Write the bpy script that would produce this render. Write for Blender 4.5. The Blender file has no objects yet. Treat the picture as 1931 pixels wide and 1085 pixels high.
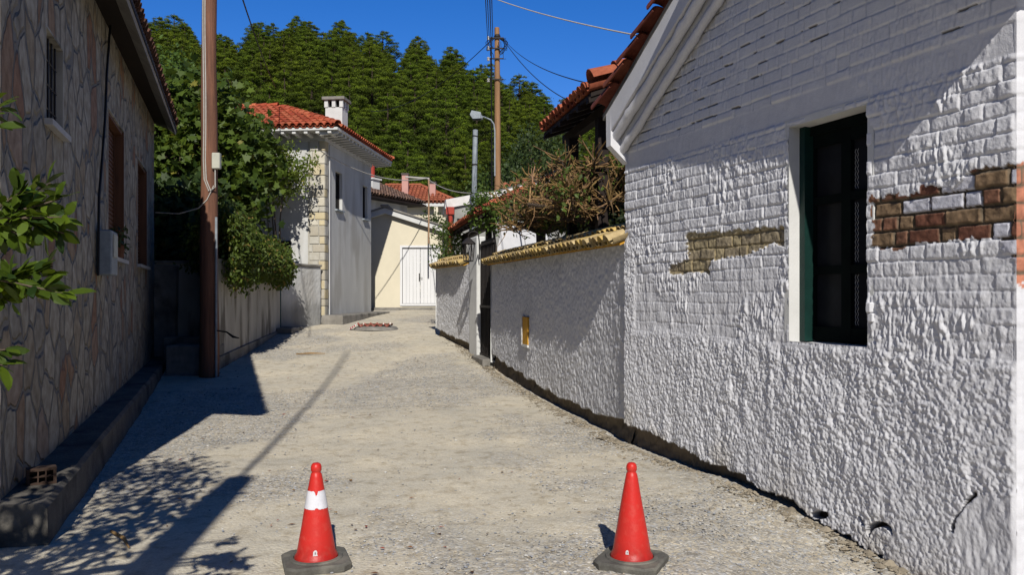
import bpy, math, random
import numpy as np
from mathutils import Vector, Matrix
random.seed(7); rng = np.random.default_rng(11)
C = bpy.context.scene.collection
F = 1500.0; CX = 965.5; HY = 556.0; CH = 1.58          # focal length in photo pixels, horizon, eye height
def at(px, py, Y): return Vector(((px-CX)/F*Y, Y, CH-(py-HY)/F*Y))
def sm(x): x = np.clip(x, 0, 1); return x*x*(3-2*x)

# ------------------------------------------------------------------ numpy noise
def _h(ix, iy, seed):
    n = (ix.astype(np.int64)*374761393 + iy.astype(np.int64)*668265263 + seed*974634777) & 0xffffffff
    n = ((n ^ (n >> 13))*1274126177) & 0xffffffff
    return ((n ^ (n >> 16)) & 0xffff)/65535.0
def noise(x, y, seed=0):
    x = np.asarray(x, float); y = np.asarray(y, float)
    ix = np.floor(x); iy = np.floor(y); fx = x-ix; fy = y-iy
    fx = fx*fx*(3-2*fx); fy = fy*fy*(3-2*fy)
    a = _h(ix, iy, seed); b = _h(ix+1, iy, seed); c = _h(ix, iy+1, seed); d = _h(ix+1, iy+1, seed)
    return (a*(1-fx)+b*fx)*(1-fy)+(c*(1-fx)+d*fx)*fy
def fbm(x, y, seed=0, o=4):
    s = 0; a = .5; t = 0
    for i in range(o):
        s = s+a*noise(x*2**i, y*2**i, seed+i*17); t += a; a *= .5
    return s/t
def inpoly(px, py, poly):
    r = np.zeros(px.shape, bool); n = len(poly)
    for i in range(n):
        x1, y1 = poly[i]; x2, y2 = poly[(i+1) % n]
        if y1 == y2: continue
        c = ((y1 > py) != (y2 > py)) & (px < (x2-x1)*(py-y1)/(y2-y1)+x1)
        r ^= c
    return r

# ------------------------------------------------------------------ mesh helpers
def mesh_np(name, V, Fc, mat, parent=None, col=None, smooth=False, matrix=None):
    V = np.asarray(V, np.float32); Fc = np.asarray(Fc, np.int32)
    me = bpy.data.meshes.new(name); k = Fc.shape[1]
    me.vertices.add(len(V)); me.vertices.foreach_set('co', V.ravel())
    me.loops.add(Fc.size); me.loops.foreach_set('vertex_index', Fc.ravel())
    me.polygons.add(len(Fc)); me.polygons.foreach_set('loop_start', np.arange(0, Fc.size, k, dtype=np.int32))
    me.polygons.foreach_set('loop_total', np.full(len(Fc), k, np.int32))
    me.polygons.foreach_set('use_smooth', np.full(len(Fc), smooth, bool))
    me.update(calc_edges=True)
    a = me.color_attributes.new('Col', 'FLOAT_COLOR', 'POINT')
    if col is None: col = np.ones((len(V), 3))
    c4 = np.ones((len(V), 4), np.float32); c4[:, :3] = col
    a.data.foreach_set('color', c4.ravel())
    me.materials.append(mat)
    o = bpy.data.objects.new(name, me); C.objects.link(o)
    if parent: o.parent = parent
    return o
class MB:
    def __init__(s): s.v = []; s.f = []; s.c = []; s.sm = False
    def add(s, V, Fc, col=(1, 1, 1)):
        b = len(s.v); s.v += [tuple(p) for p in V]; s.c += [col]*len(V)
        s.f += [tuple(b+i for i in f) for f in Fc]; return s
    def box(s, x0, x1, y0, y1, z0, z1, col=(1, 1, 1), M=None, bev=0.0):
        if bev:
            e = bev; V = []
            for z, q in ((z0, e), (z0+e, 0), (z1-e, 0), (z1, e)):
                V += [(x0+q+e*(q == 0), y0+q, z), (x1-q-e*(q == 0), y0+q, z), (x1-q, y0+q+e*(q == 0), z), (x1-q, y1-q-e*(q == 0), z),
                      (x1-q-e*(q == 0), y1-q, z), (x0+q+e*(q == 0), y1-q, z), (x0+q, y1-q-e*(q == 0), z), (x0+q, y0+q+e*(q == 0), z)]
            Fc = [tuple(range(7, -1, -1)), tuple(range(24, 32))]
            for k in range(3):
                for i in range(8): Fc.append((k*8+i, k*8+(i+1) % 8, k*8+8+(i+1) % 8, k*8+8+i))
        else:
            V = [(x0, y0, z0), (x1, y0, z0), (x1, y1, z0), (x0, y1, z0), (x0, y0, z1), (x1, y0, z1), (x1, y1, z1), (x0, y1, z1)]
            Fc = [(3, 2, 1, 0), (4, 5, 6, 7), (0, 1, 5, 4), (1, 2, 6, 5), (2, 3, 7, 6), (3, 0, 4, 7)]
        if M is not None: V = [M @ Vector(p) for p in V]
        return s.add(V, Fc, col)
    def poly(s, P, T, col=(1, 1, 1)):          # polygon P swept by vector T
        n = len(P); T = Vector(T); V = [Vector(p) for p in P]+[Vector(p)+T for p in P]
        return s.add(V, [tuple(range(n-1, -1, -1)), tuple(range(n, 2*n))]+[(i, (i+1) % n, n+(i+1) % n, n+i) for i in range(n)], col)
    def tube(s, pts, r, seg=6, col=(1, 1, 1), caps=True):
        pts = [Vector(p) for p in pts]; n = len(pts)
        rs = r if isinstance(r, (list, tuple)) else [r]*n
        V = []; up = Vector((0, 0, 1))
        for i, p in enumerate(pts):
            t = (pts[min(i+1, n-1)]-pts[max(i-1, 0)]).normalized()
            a = t.cross(up)
            if a.length < .05: a = t.cross(Vector((1, 0, 0)))
            a.normalize(); b = t.cross(a)
            for k in range(seg):
                an = 2*math.pi*k/seg; V.append(p+(a*math.cos(an)+b*math.sin(an))*rs[i])
        Fc = [(i*seg+k, i*seg+(k+1) % seg, (i+1)*seg+(k+1) % seg, (i+1)*seg+k) for i in range(n-1) for k in range(seg)]
        if caps: Fc += [tuple(range(seg-1, -1, -1)), tuple((n-1)*seg+k for k in range(seg))]
        return s.add(V, Fc, col)
    def lathe(s, prof, seg=32, o=(0, 0, 0), col=(1, 1, 1)):
        V = []; n = len(prof)
        for r, z in prof:
            for k in range(seg):
                an = 2*math.pi*k/seg; V.append((o[0]+r*math.cos(an), o[1]+r*math.sin(an), o[2]+z))
        Fc = [(i*seg+k, i*seg+(k+1) % seg, (i+1)*seg+(k+1) % seg, (i+1)*seg+k) for i in range(n-1) for k in range(seg)]
        return s.add(V, Fc, col)
    def tile(s, p0, p1, U, N, r0, r1, col, flip=1, seg=7, th=.013):   # half-barrel clay tile
        V = []
        for p, r in ((p0, r0), (p1, r1)):
            for rr in (r, r-th):
                for k in range(seg+1):
                    a = math.pi*k/seg; V.append(p+U*math.cos(a)*rr+N*(math.sin(a)*rr*flip))
        n = seg+1; Fc = []
        for k in range(seg):
            Fc += [(k, k+1, 2*n+k+1, 2*n+k), (n+k+1, n+k, 3*n+k, 3*n+k+1), (k+1, k, n+k, n+k+1), (2*n+k, 2*n+k+1, 3*n+k+1, 3*n+k)]
        Fc += [(0, 2*n, 3*n, n), (seg, n+seg, 3*n+seg, 2*n+seg)]
        return s.add(V, Fc, col)
    def tiles(s, O, U, V, nu, nv, w=.2, l=.34, r=.095, cols=None, pans=True):
        O = Vector(O); U = Vector(U).normalized(); V = Vector(V).normalized(); N = U.cross(V)
        if N.z < 0: N = -N
        for i in range(nu+1):
            for j in range(nv):
                c = random.choice(cols) if cols else (1, 1, 1); q = random.uniform(.75, 1.15); c = tuple(x*q for x in c)
                jj = random.uniform(-.012, .012)
                if pans:
                    b = O+U*(i*w)+V*(j*l+jj); s.tile(b+N*.075, b+V*l*1.12+N*.05, U, N, r*.92, r*.8, tuple(x*.8 for x in c), -1, 5)
                if i < nu:
                    b = O+U*((i+.5)*w+random.uniform(-.006, .006))+V*(j*l+jj-.02)
                    s.tile(b+N*.06, b+V*l*1.12+N*.035, U, N, r, r*.8, c, 1, 6)
        return s
    def build(s, name, mat, parent=None, smooth=False, off=(0, 0, 0)):
        me = bpy.data.meshes.new(name)
        o_ = Vector(off)
        me.from_pydata([tuple(Vector(p)-o_) for p in s.v], [], s.f)
        a = me.color_attributes.new('Col', 'FLOAT_COLOR', 'POINT')
        c4 = np.ones((len(s.v), 4), np.float32); c4[:, :3] = np.array(s.c); a.data.foreach_set('color', c4.ravel())
        me.materials.append(mat); me.update()
        if smooth or s.sm:
            me.polygons.foreach_set('use_smooth', [True]*len(me.polygons))
            try: me.set_sharp_from_angle(angle=math.radians(40))
            except Exception: pass
        o = bpy.data.objects.new(name, me); C.objects.link(o)
        if parent: o.parent = parent
        return o
def tag(o, label=None, cat=None, group=None, kind=None):
    if label: o['label'] = label
    if cat: o['category'] = cat
    if group: o['group'] = group
    if kind: o['kind'] = kind
    return o
def thing(name, label, cat, loc=(0, 0, 0), rotz=0, group=None):
    o = bpy.data.objects.new(name, None); C.objects.link(o); o.empty_display_size = .1
    o.location = loc; o.rotation_euler = (0, 0, rotz); return tag(o, label, cat, group)

# ------------------------------------------------------------------ materials
def pm(name, c1, c2=None, scale=4.0, rough=.85, bump=0.0, bscale=60.0, stretch=(1, 1, 1), spec=.3, c3=None, s3=1.0, metal=0, transl=0, gen=False):
    m = bpy.data.materials.new(name); m.use_nodes = True; nt = m.node_tree; nt.nodes.clear()
    N = nt.nodes.new; L = nt.links.new
    out = N('ShaderNodeOutputMaterial'); bs = N('ShaderNodeBsdfPrincipled')
    bs.inputs['Roughness'].default_value = rough; bs.inputs['Specular IOR Level'].default_value = spec; bs.inputs['Metallic'].default_value = metal
    tc = N('ShaderNodeTexCoord'); mp = N('ShaderNodeMapping'); mp.inputs['Scale'].default_value = stretch
    L(tc.outputs['Object'], mp.inputs['Vector'])
    n1 = N('ShaderNodeTexNoise'); n1.inputs['Scale'].default_value = scale; n1.inputs['Detail'].default_value = 8; n1.inputs['Roughness'].default_value = .65
    L(mp.outputs['Vector'], n1.inputs['Vector'])
    cr = N('ShaderNodeValToRGB'); cr.color_ramp.elements[0].position = .33; cr.color_ramp.elements[1].position = .67
    c2 = c2 or tuple(x*.75 for x in c1)
    cr.color_ramp.elements[0].color = (*c2, 1); cr.color_ramp.elements[1].color = (*c1, 1)
    L(n1.outputs['Fac'], cr.inputs['Fac']); colr = cr.outputs['Color']
    if c3:
        n3 = N('ShaderNodeTexNoise'); n3.inputs['Scale'].default_value = s3; n3.inputs['Detail'].default_value = 5
        L(mp.outputs['Vector'], n3.inputs['Vector']); r3 = N('ShaderNodeValToRGB'); r3.color_ramp.elements[0].position = .52; r3.color_ramp.elements[1].position = .66
        L(n3.outputs['Fac'], r3.inputs['Fac']); mx = N('ShaderNodeMix'); mx.data_type = 'RGBA'
        L(r3.outputs['Color'], mx.inputs['Factor']); L(colr, mx.inputs['A']); mx.inputs['B'].default_value = (*c3, 1); colr = mx.outputs['Result']
    at_ = N('ShaderNodeAttribute'); at_.attribute_name = 'Col'
    mu = N('ShaderNodeMix'); mu.data_type = 'RGBA'; mu.blend_type = 'MULTIPLY'; mu.inputs['Factor'].default_value = 1
    L(colr, mu.inputs['A']); L(at_.outputs['Color'], mu.inputs['B']); L(mu.outputs['Result'], bs.inputs['Base Color'])
    if bump:
        n2 = N('ShaderNodeTexNoise'); n2.inputs['Scale'].default_value = bscale; n2.inputs['Detail'].default_value = 6
        L(mp.outputs['Vector'], n2.inputs['Vector']); bp = N('ShaderNodeBump'); bp.inputs['Strength'].default_value = 1; bp.inputs['Distance'].default_value = bump
        L(n2.outputs['Fac'], bp.inputs['Height']); L(bp.outputs['Normal'], bs.inputs['Normal'])
    if transl:
        tr = N('ShaderNodeBsdfTranslucent'); ms = N('ShaderNodeMixShader'); ms.inputs['Fac'].default_value = transl
        hs = N('ShaderNodeHueSaturation'); hs.inputs['Value'].default_value = 1.5; hs.inputs['Hue'].default_value = .48
        L(mu.outputs['Result'], hs.inputs['Color']); L(hs.outputs['Color'], tr.inputs['Color'])
        L(bs.outputs[0], ms.inputs[1]); L(tr.outputs[0], ms.inputs[2]); L(ms.outputs[0], out.inputs['Surface'])
    else: L(bs.outputs[0], out.inputs['Surface'])
    return m
M = dict(
 white=pm('whitewash', (.74, .74, .76), (.66, .66, .69), 5, .9, .0022, 120),
 rough=pm('white_roughcast', (.74, .74, .755), (.64, .64, .66), 9, .95, .003, 110),
 plain=pm('smooth_white_plaster', (.70, .70, .68), (.60, .60, .58), 3, .9, .0015, 60),
 grayp=pm('grey_plaster', (.66, .66, .64), (.52, .52, .50), 1.3, .9, .002, 40, (1, 1, .35), c3=(.47, .46, .43), s3=1.2),  # grey plaster with vertically stretched darker blotches
 blockw=pm('grey_blockwork', (.34, .34, .32), (.24, .235, .22), 3, .95, .003, 40),
 cream=pm('cream_plaster', (.76, .69, .53), (.69, .63, .48), 1.5, .9, .001, 60),
 creamw=pm('pale_garden_plaster', (.50, .475, .42), (.34, .32, .28), 2.2, .95, .004, 50, (1, 1, .3), c3=(.16, .145, .12), s3=2.5),
 conc=pm('old_concrete', (.30, .28, .25), (.17, .16, .14), 3.5, .95, .006, 45, c3=(.10, .095, .085), s3=2),
 soffit=pm('rough_cornice', (.42, .38, .32), (.28, .25, .21), 5, .95, .01, 25),
 tile=pm('clay_tile', (1, 1, 1), (.62, .60, .58), 14, .85, .003, 60),
 wood=pm('pole_wood', (.25, .115, .068), (.11, .055, .038), 3, .85, .006, 30, (6, 6, .35)),
 wood2=pm('weathered_pole_wood', (.36, .20, .10), (.20, .115, .06), 3, .85, .006, 30, (6, 6, .35)),
 dwood=pm('dark_timber', (.020, .011, .008), (.011, .007, .005), 5, .75, .002, 40, (1, 1, .3)),
 shut=pm('brown_shutter_wood', (.16, .065, .03), (.09, .04, .02), 5, .6, .002, 40, (3, 3, .3)),
 green=pm('dark_green_paint', (.006, .034, .027), (.004, .022, .018), 8, .5, .002, 50),
 blk=pm('black_iron', (.02, .02, .022), (.03, .022, .018), 20, .6),
 dark=pm('dark_interior', (.006, .006, .006), (.003, .003, .003), 4, .9),
 cable=pm('black_cable', (.012, .012, .014), None, 20, .6),
 wcable=pm('white_cable', (.50, .48, .44), (.38, .36, .32), 20, .6),
 pvc=pm('grey_pipe', (.33, .37, .40), (.22, .25, .27), 9, .55, .001, 50),
 box=pm('pale_plastic', (.55, .55, .46), (.45, .45, .38), 9, .6),
 cone=pm('cone_plastic', (.62, .022, .015), (.54, .028, .020), 6, .42, .0012, 70, c3=(.58, .045, .032), s3=22, spec=.4),
 refl=pm('white_reflective_sleeve', (.74, .74, .78), (.62, .62, .66), 14, .45, .0012, 60),
 rubber=pm('dusty_rubber_base', (.15, .145, .125), (.085, .08, .07), 12, .95, .004, 70, c3=(.21, .195, .16), s3=5),
 bark=pm('bark', (.16, .12, .085), (.08, .06, .045), 8, .95, .01, 30, (3, 3, .5)),
 dbark=pm('pine_bark', (.07, .05, .035), (.04, .03, .02), 4, .95),
 twig=pm('cut_branch', (.38, .235, .095), (.17, .105, .05), 9, .85, .004, 50),
 pinec=pm('pine_needles', (1, 1, 1), (.75, .75, .75), 2, .9, transl=.22),
 leaf=pm('leaf', (1, 1, 1), (.8, .8, .8), 9, .55, transl=.32, spec=.35),
 fruit=pm('green_citrus_skin', (.10, .20, .03), (.07, .15, .02), 6, .5, .001, 200),
 quoin=pm('quoin_stone', (1, 1, 1), (.8, .78, .72), 5, .9, .006, 30),
 roofw=pm('white_roof_band', (.74, .72, .70), (.6, .57, .54), 4, .8),
 redp=pm('red_paint', (.42, .05, .03), (.32, .045, .03), 5, .6),
 ochre=pm('ochre_paint', (.68, .36, .03), (.5, .25, .03), 9, .8),
 tape=pm('barrier_tape', (1, 1, 1), (.85, .85, .85), 20, .4),
 brick=pm('brick_clay', (.20, .09, .05), (.13, .06, .035), 12, .95, .003, 60),
 whitep=pm('white_door_paint', (.80, .80, .80), (.72, .72, .72), 3, .6, .001, 30, (4, 4, .3)),
 marble=pm('pale_marble', (.55, .53, .5), (.42, .4, .38), 5, .5),
 glass=pm('dark_glass', (.02, .022, .026), (.010, .010, .012), 3, .35, spec=.08),
 wdark=pm('near_black_green_wood', (.006, .010, .009), (.004, .006, .006), 5, .8, spec=.04),
 plinth=pm('dark_stained_concrete', (.17, .155, .13), (.09, .082, .07), 3.5, .95, .008, 40, c3=(.05, .047, .042), s3=2.5),
 clay=pm('dusty_hollow_brick', (.075, .045, .032), (.05, .032, .024), 12, .95, .003, 60),
 teal=pm('teal_gate_paint', (.10, .17, .17), (.07, .12, .12), 8, .6),
 mesh=pm('woven_curtain', (.42, .42, .42), (.3, .3, .3), 60, .8),
 stone=pm('loose_stone', (1, 1, 1), (.8, .8, .8), 40, .9),
)
# ------------------------------------------------------------------ ground
GYp = [-30, 8, 11, 14, 16, 18, 20, 23, 25, 30, 40, 60, 400]; GZp = [0, 0, .04, .14, .27, .43, .60, .77, .87, 1.05, 1.3, 1.5, 1.5]
def gz(x, y):
    x = np.asarray(x, float); y = np.asarray(y, float)
    z = np.interp(y, GYp, GZp)
    z = z - .17*sm((x-.9)/1.3)*sm((6.6-y)/2.2)
    z = z + .03*(fbm(x*.6, y*.6, 5, 2)-.5)*sm((y-3)/4)
    return z
def G(x, y): return float(gz(x, y))
xs = np.concatenate([[-300, -120, -60, -30, -18, -12, -9.5], np.arange(-8, 3.6, .028), np.arange(3.6, 7, .3), [8, 12, 20, 40, 90, 300]])
ys = [3.0]
while ys[-1] < 34: ys.append(ys[-1]+max(.014, .0046*ys[-1]))
ys = np.concatenate([[-60, -30, -15, -8, -4, -1, 1, 2, 2.6], ys, [35, 37, 40, 45, 55, 70, 100, 160, 300, 900]])
gx, gy = np.meshgrid(xs, ys); Z = gz(gx, gy)
near = sm((gy-2.6)/.4)*sm((32-gy)/6)*sm((gx+8.2)/.5)*sm((3.8-gx)/.4)
patch = sm((fbm(gx*.55+3, gy*.45, 31, 4)-.44)/.14)          # gravelly versus trodden fines
Z = Z+near*(.030*(fbm(gx*2.2, gy*2.2, 3, 3)-.5)+(.004+.016*patch)*(fbm(gx*28, gy*28, 9, 2)-.5)*np.clip(9/np.maximum(gy, 3), .35, 1))
Z[gy < 0] -= 0.0
ii, jj = np.meshgrid(np.arange(len(ys)-1), np.arange(len(xs)-1), indexing='ij'); nx = len(xs)
q = np.stack([ii*nx+jj, ii*nx+jj+1, (ii+1)*nx+jj+1, (ii+1)*nx+jj], -1).reshape(-1, 4)
def ground_mat():
    m = bpy.data.materials.new('gravel_road'); m.use_nodes = True; nt = m.node_tree; nt.nodes.clear(); N = nt.nodes.new; L = nt.links.new
    out = N('ShaderNodeOutputMaterial'); bs = N('ShaderNodeBsdfPrincipled'); bs.inputs['Roughness'].default_value = .95; bs.inputs['Specular IOR Level'].default_value = .15
    tc = N('ShaderNodeTexCoord'); a = N('ShaderNodeAttribute'); a.attribute_name = 'Col'
    def nz(s, d=6, r=.6):
        n = N('ShaderNodeTexNoise'); n.inputs['Scale'].default_value = s; n.inputs['Detail'].default_value = d; n.inputs['Roughness'].default_value = r; L(tc.outputs['Object'], n.inputs['Vector']); return n.outputs['Fac']
    def ramp(f, e):
        r = N('ShaderNodeValToRGB'); els = r.color_ramp.elements
        els[0].position, els[0].color = e[0][0], (*e[0][1], 1); els[1].position, els[1].color = e[1][0], (*e[1][1], 1)
        for p, c in e[2:]: k = els.new(p); k.color = (*c, 1)
        L(f, r.inputs['Fac']); return r.outputs['Color']
    def mix(f, a_, b_, t='MIX'):
        x = N('ShaderNodeMix'); x.data_type = 'RGBA'; x.blend_type = t
        if isinstance(f, float): x.inputs['Factor'].default_value = f
        else: L(f, x.inputs['Factor'])
        L(a_, x.inputs['A']); L(b_, x.inputs['B']); return x.outputs['Result']
    v = N('ShaderNodeTexVoronoi'); v.inputs['Scale'].default_value = 55; L(tc.outputs['Object'], v.inputs['Vector'])
    sp = N('ShaderNodeSeparateColor'); L(v.outputs['Color'], sp.inputs['Color'])
    stones = ramp(sp.outputs[0], [(0, (.20, .195, .19)), (1, (.50, .48, .45)), (.35, (.33, .31, .28)), (.65, (.40, .365, .30)), (.85, (.30, .31, .33))])
    v2 = N('ShaderNodeTexVoronoi'); v2.inputs['Scale'].default_value = 130; L(tc.outputs['Object'], v2.inputs['Vector'])
    sp2 = N('ShaderNodeSeparateColor'); L(v2.outputs['Color'], sp2.inputs['Color'])
    fines = ramp(sp2.outputs[0], [(0, (.38, .352, .30)), (1, (.48, .452, .395)), (.5, (.44, .407, .34))])
    big = ramp(nz(1.1, 5), [(.35, (1.36, 1.34, 1.26)), (.65, (1.66, 1.59, 1.42))])
    col = mix(a.outputs['Fac'], fines, stones)
    col = mix(1.0, col, big, 'MULTIPLY')
    spots = ramp(nz(7, 8, .7), [(.34, (.72, .68, .62)), (.5, (1, 1, 1))])
    col = mix(1.0, col, spots, 'MULTIPLY')
    L(col, bs.inputs['Base Color'])
    ad = N('ShaderNodeMath'); ad.operation = 'ADD'; L(v.outputs['Distance'], ad.inputs[0]); L(nz(90, 5), ad.inputs[1])
    bp = N('ShaderNodeBump'); bp.inputs['Strength'].default_value = .7; bp.inputs['Distance'].default_value = .006; bp.invert = True
    L(ad.outputs[0], bp.inputs['Height']); L(bp.outputs['Normal'], bs.inputs['Normal']); L(bs.outputs[0], out.inputs['Surface']); return m
pc = np.repeat((.25+.75*patch).ravel()[:, None], 3, 1)
g = mesh_np('ground', np.stack([gx, gy, Z], -1).reshape(-1, 3), q, ground_mat(), col=pc, smooth=True); g['kind'] = 'structure'

def blob_template():
    V = np.array([(1, 0, 0), (0, 1, 0), (-1, 0, 0), (0, -1, 0), (.1, .05, .75), (0, 0, -.7), (.7, .7, .2), (-.7, .6, -.1), (-.6, -.7, .25), (.7, -.6, 0)], float)
    Fc = np.array([(0, 6, 4), (6, 1, 4), (1, 7, 4), (7, 2, 4), (2, 8, 4), (8, 3, 4), (3, 9, 4), (9, 0, 4), (6, 0, 5), (1, 6, 5), (7, 1, 5), (2, 7, 5), (8, 2, 5), (3, 8, 5), (9, 3, 5), (0, 9, 5)])
    return V, Fc
def scatter(name, P, S, cols, mat, T=None, flat=1.0, rot3=False, parent=None):
    V, Fc = T or blob_template(); n = len(P); P = np.asarray(P)
    a = rng.uniform(0, 6.283, n); V2 = np.repeat(V[None], n, 0)*S[:, None, None]
    V2 = V2*rng.uniform(.6, 1.3, (n, 1, 3)); V2[..., 2] *= flat
    ca, sa = np.cos(a)[:, None], np.sin(a)[:, None]
    x = V2[..., 0]*ca-V2[..., 1]*sa; y = V2[..., 0]*sa+V2[..., 1]*ca
    V2 = np.stack([x, y, V2[..., 2]], -1)+P[:, None, :]
    F2 = (Fc[None]+(np.arange(n)*len(V))[:, None, None]).reshape(-1, Fc.shape[1])
    return mesh_np(name, V2.reshape(-1, 3), F2, mat, parent, np.repeat(cols, len(V), 0))
# loose gravel
n = 30000
Yv = 3.6*np.exp(rng.uniform(0, math.log(20/3.6), n)); Xv = rng.uniform(-.42, .46, n)*Yv+rng.uniform(-.3, .3, n)
pv = sm((fbm(Xv*.55+3, Yv*.45, 31, 4)-.44)/.14)
def street(X, Y): return (X > -2.95-.356*(Y-5)) & (X < np.where(Y < 8.37, 4.22-.37*Y, 1.16-.24*(Y-8.37)))
k = street(Xv, Yv) & (rng.uniform(0, 1, n) < .12+.88*pv)
Xv, Yv = Xv[k], Yv[k]; n = len(Xv)
Sv = .0022+.0085*rng.uniform(0, 1, n)**3.2+.0005*Yv
base = np.array([(.46, .45, .43), (.56, .53, .47), (.36, .36, .37), (.52, .45, .34), (.64, .62, .57), (.38, .40, .43)])
cv = base[rng.integers(0, 6, n)]*rng.uniform(.75, 1.15, (n, 1))
zt = gz(Xv, Yv)+.003
tag(scatter('gravel', np.stack([Xv, Yv, zt], -1), Sv, cv, M['stone'], flat=.7), 'loose grey and beige gravel scattered over the unpaved street', 'gravel', kind='stuff')
# crumbled earth along the foot of the right-hand walls
P = []; S = []; cc = []
for _ in range(3600):
    Y = random.uniform(4.8, 19.5); Xw = (4.3-.37*Y) if Y < 8.37 else (1.205-.24*(Y-8.37))
    d = abs(random.gauss(0, .11)); X = Xw-.02-d; P.append((X, Y, G(X, Y)+.004)); S.append(random.uniform(.006, .024)*(1 if random.random() < .93 else 2.2)*(1-.5*min(d/.3, 1)))
    q_ = random.uniform(.6, 1.3); cc.append((.33*q_, .28*q_, .205*q_))
tag(scatter('rubble', P, np.array(S), np.array(cc), M['stone'], flat=.7), 'crumbled brown earth and stone chips along the foot of the whitewashed walls', 'rubble', kind='stuff')
# fallen leaves
P = []; S = []; cc = []
for _ in range(150):
    Y = 4.3*math.exp(random.uniform(0, 1.55)); X = random.gauss(-.27, .1)*Y if random.random() < .75 else random.uniform(-.3, .15)*Y
    if not street(np.array(X), np.array(Y)): continue
    P.append((X, Y, G(X, Y)+.012)); S.append(random.uniform(.012, .03)); cc.append(random.choice([(.30, .14, .06), (.22, .12, .06), (.35, .22, .08), (.40, .09, .05), (.15, .09, .05)]))
LT = (np.array([(-1, 0, 0), (0, -.5, .25), (1, 0, .1), (0, .5, .25)], float), np.array([(0, 1, 2, 3)]))
tag(scatter('fallen_leaves', P, np.array(S), np.array(cc), M['leaf'], T=LT), 'dry brown leaves strewn on the gravel', 'leaves', kind='stuff')

# ------------------------------------------------------------------ old whitewashed brick building, right
R_A = math.atan(.37); RO = Vector((2.711, 4.274, 0))
rb = thing('brick_house', 'white painted brick house with exposed brick patches and green framed window', 'house', RO, R_A)
Sx, Sy = -math.sin(R_A), math.cos(R_A)
def wall_px(s, z):                        # photo pixel of a point on the gable wall (to read the paint map off the photo)
    X = RO.x+Sx*s; Y = RO.y+Sy*s
    return CX+F*X/Y, HY-F*(z-CH)/Y
def zv(s): return np.where(s > 2.2, 3.50+.575*(4.37-s), 3.50+.575*2.17-.55*(2.2-s))
SB = [0, .3, .6, 1.0, 1.6, 2.2, 2.9, 3.3, 3.7, 4.0, 4.37]
ZB = [-.30, -.24, -.2, -.12, .00, .08, .13, .19, .20, .24, .20]
BRC = np.array([(.27, .18, .10), (.20, .10, .06), (.18, .075, .045), (.23, .11, .065), (.46, .38, .22), (.40, .33, .21)])
P1 = [(1645, 372), (1735, 366), (1740, 350), (1800, 352), (1835, 318), (1990, 305), (1990, 548), (1925, 545), (1917, 490), (1893, 480), (1890, 447), (1810, 455), (1730, 460), (1690, 476), (1665, 470), (1645, 462)]
P2 = [(1297, 440), (1482, 427), (1484, 466), (1450, 460), (1418, 478), (1342, 493), (1340, 516), (1262, 516), (1262, 498), (1297, 492)]
P3 = [(1800, 1003), (1806, 978), (1842, 932), (1915, 938), (1915, 1200), (1770, 1200), (1815, 1060)]
def brick_rows(z_max, L, H, seed):
    r_ = random.Random(seed); rows = []
    for j in range(int(z_max/H)+4):
        e = [-.3-r_.uniform(0, .2)]
        while e[-1] < L+.3: e.append(e[-1]+r_.choice([.115, .12, .235, .225])*r_.uniform(.93, 1.07))
        rows.append(np.array(e))
    return rows
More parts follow.
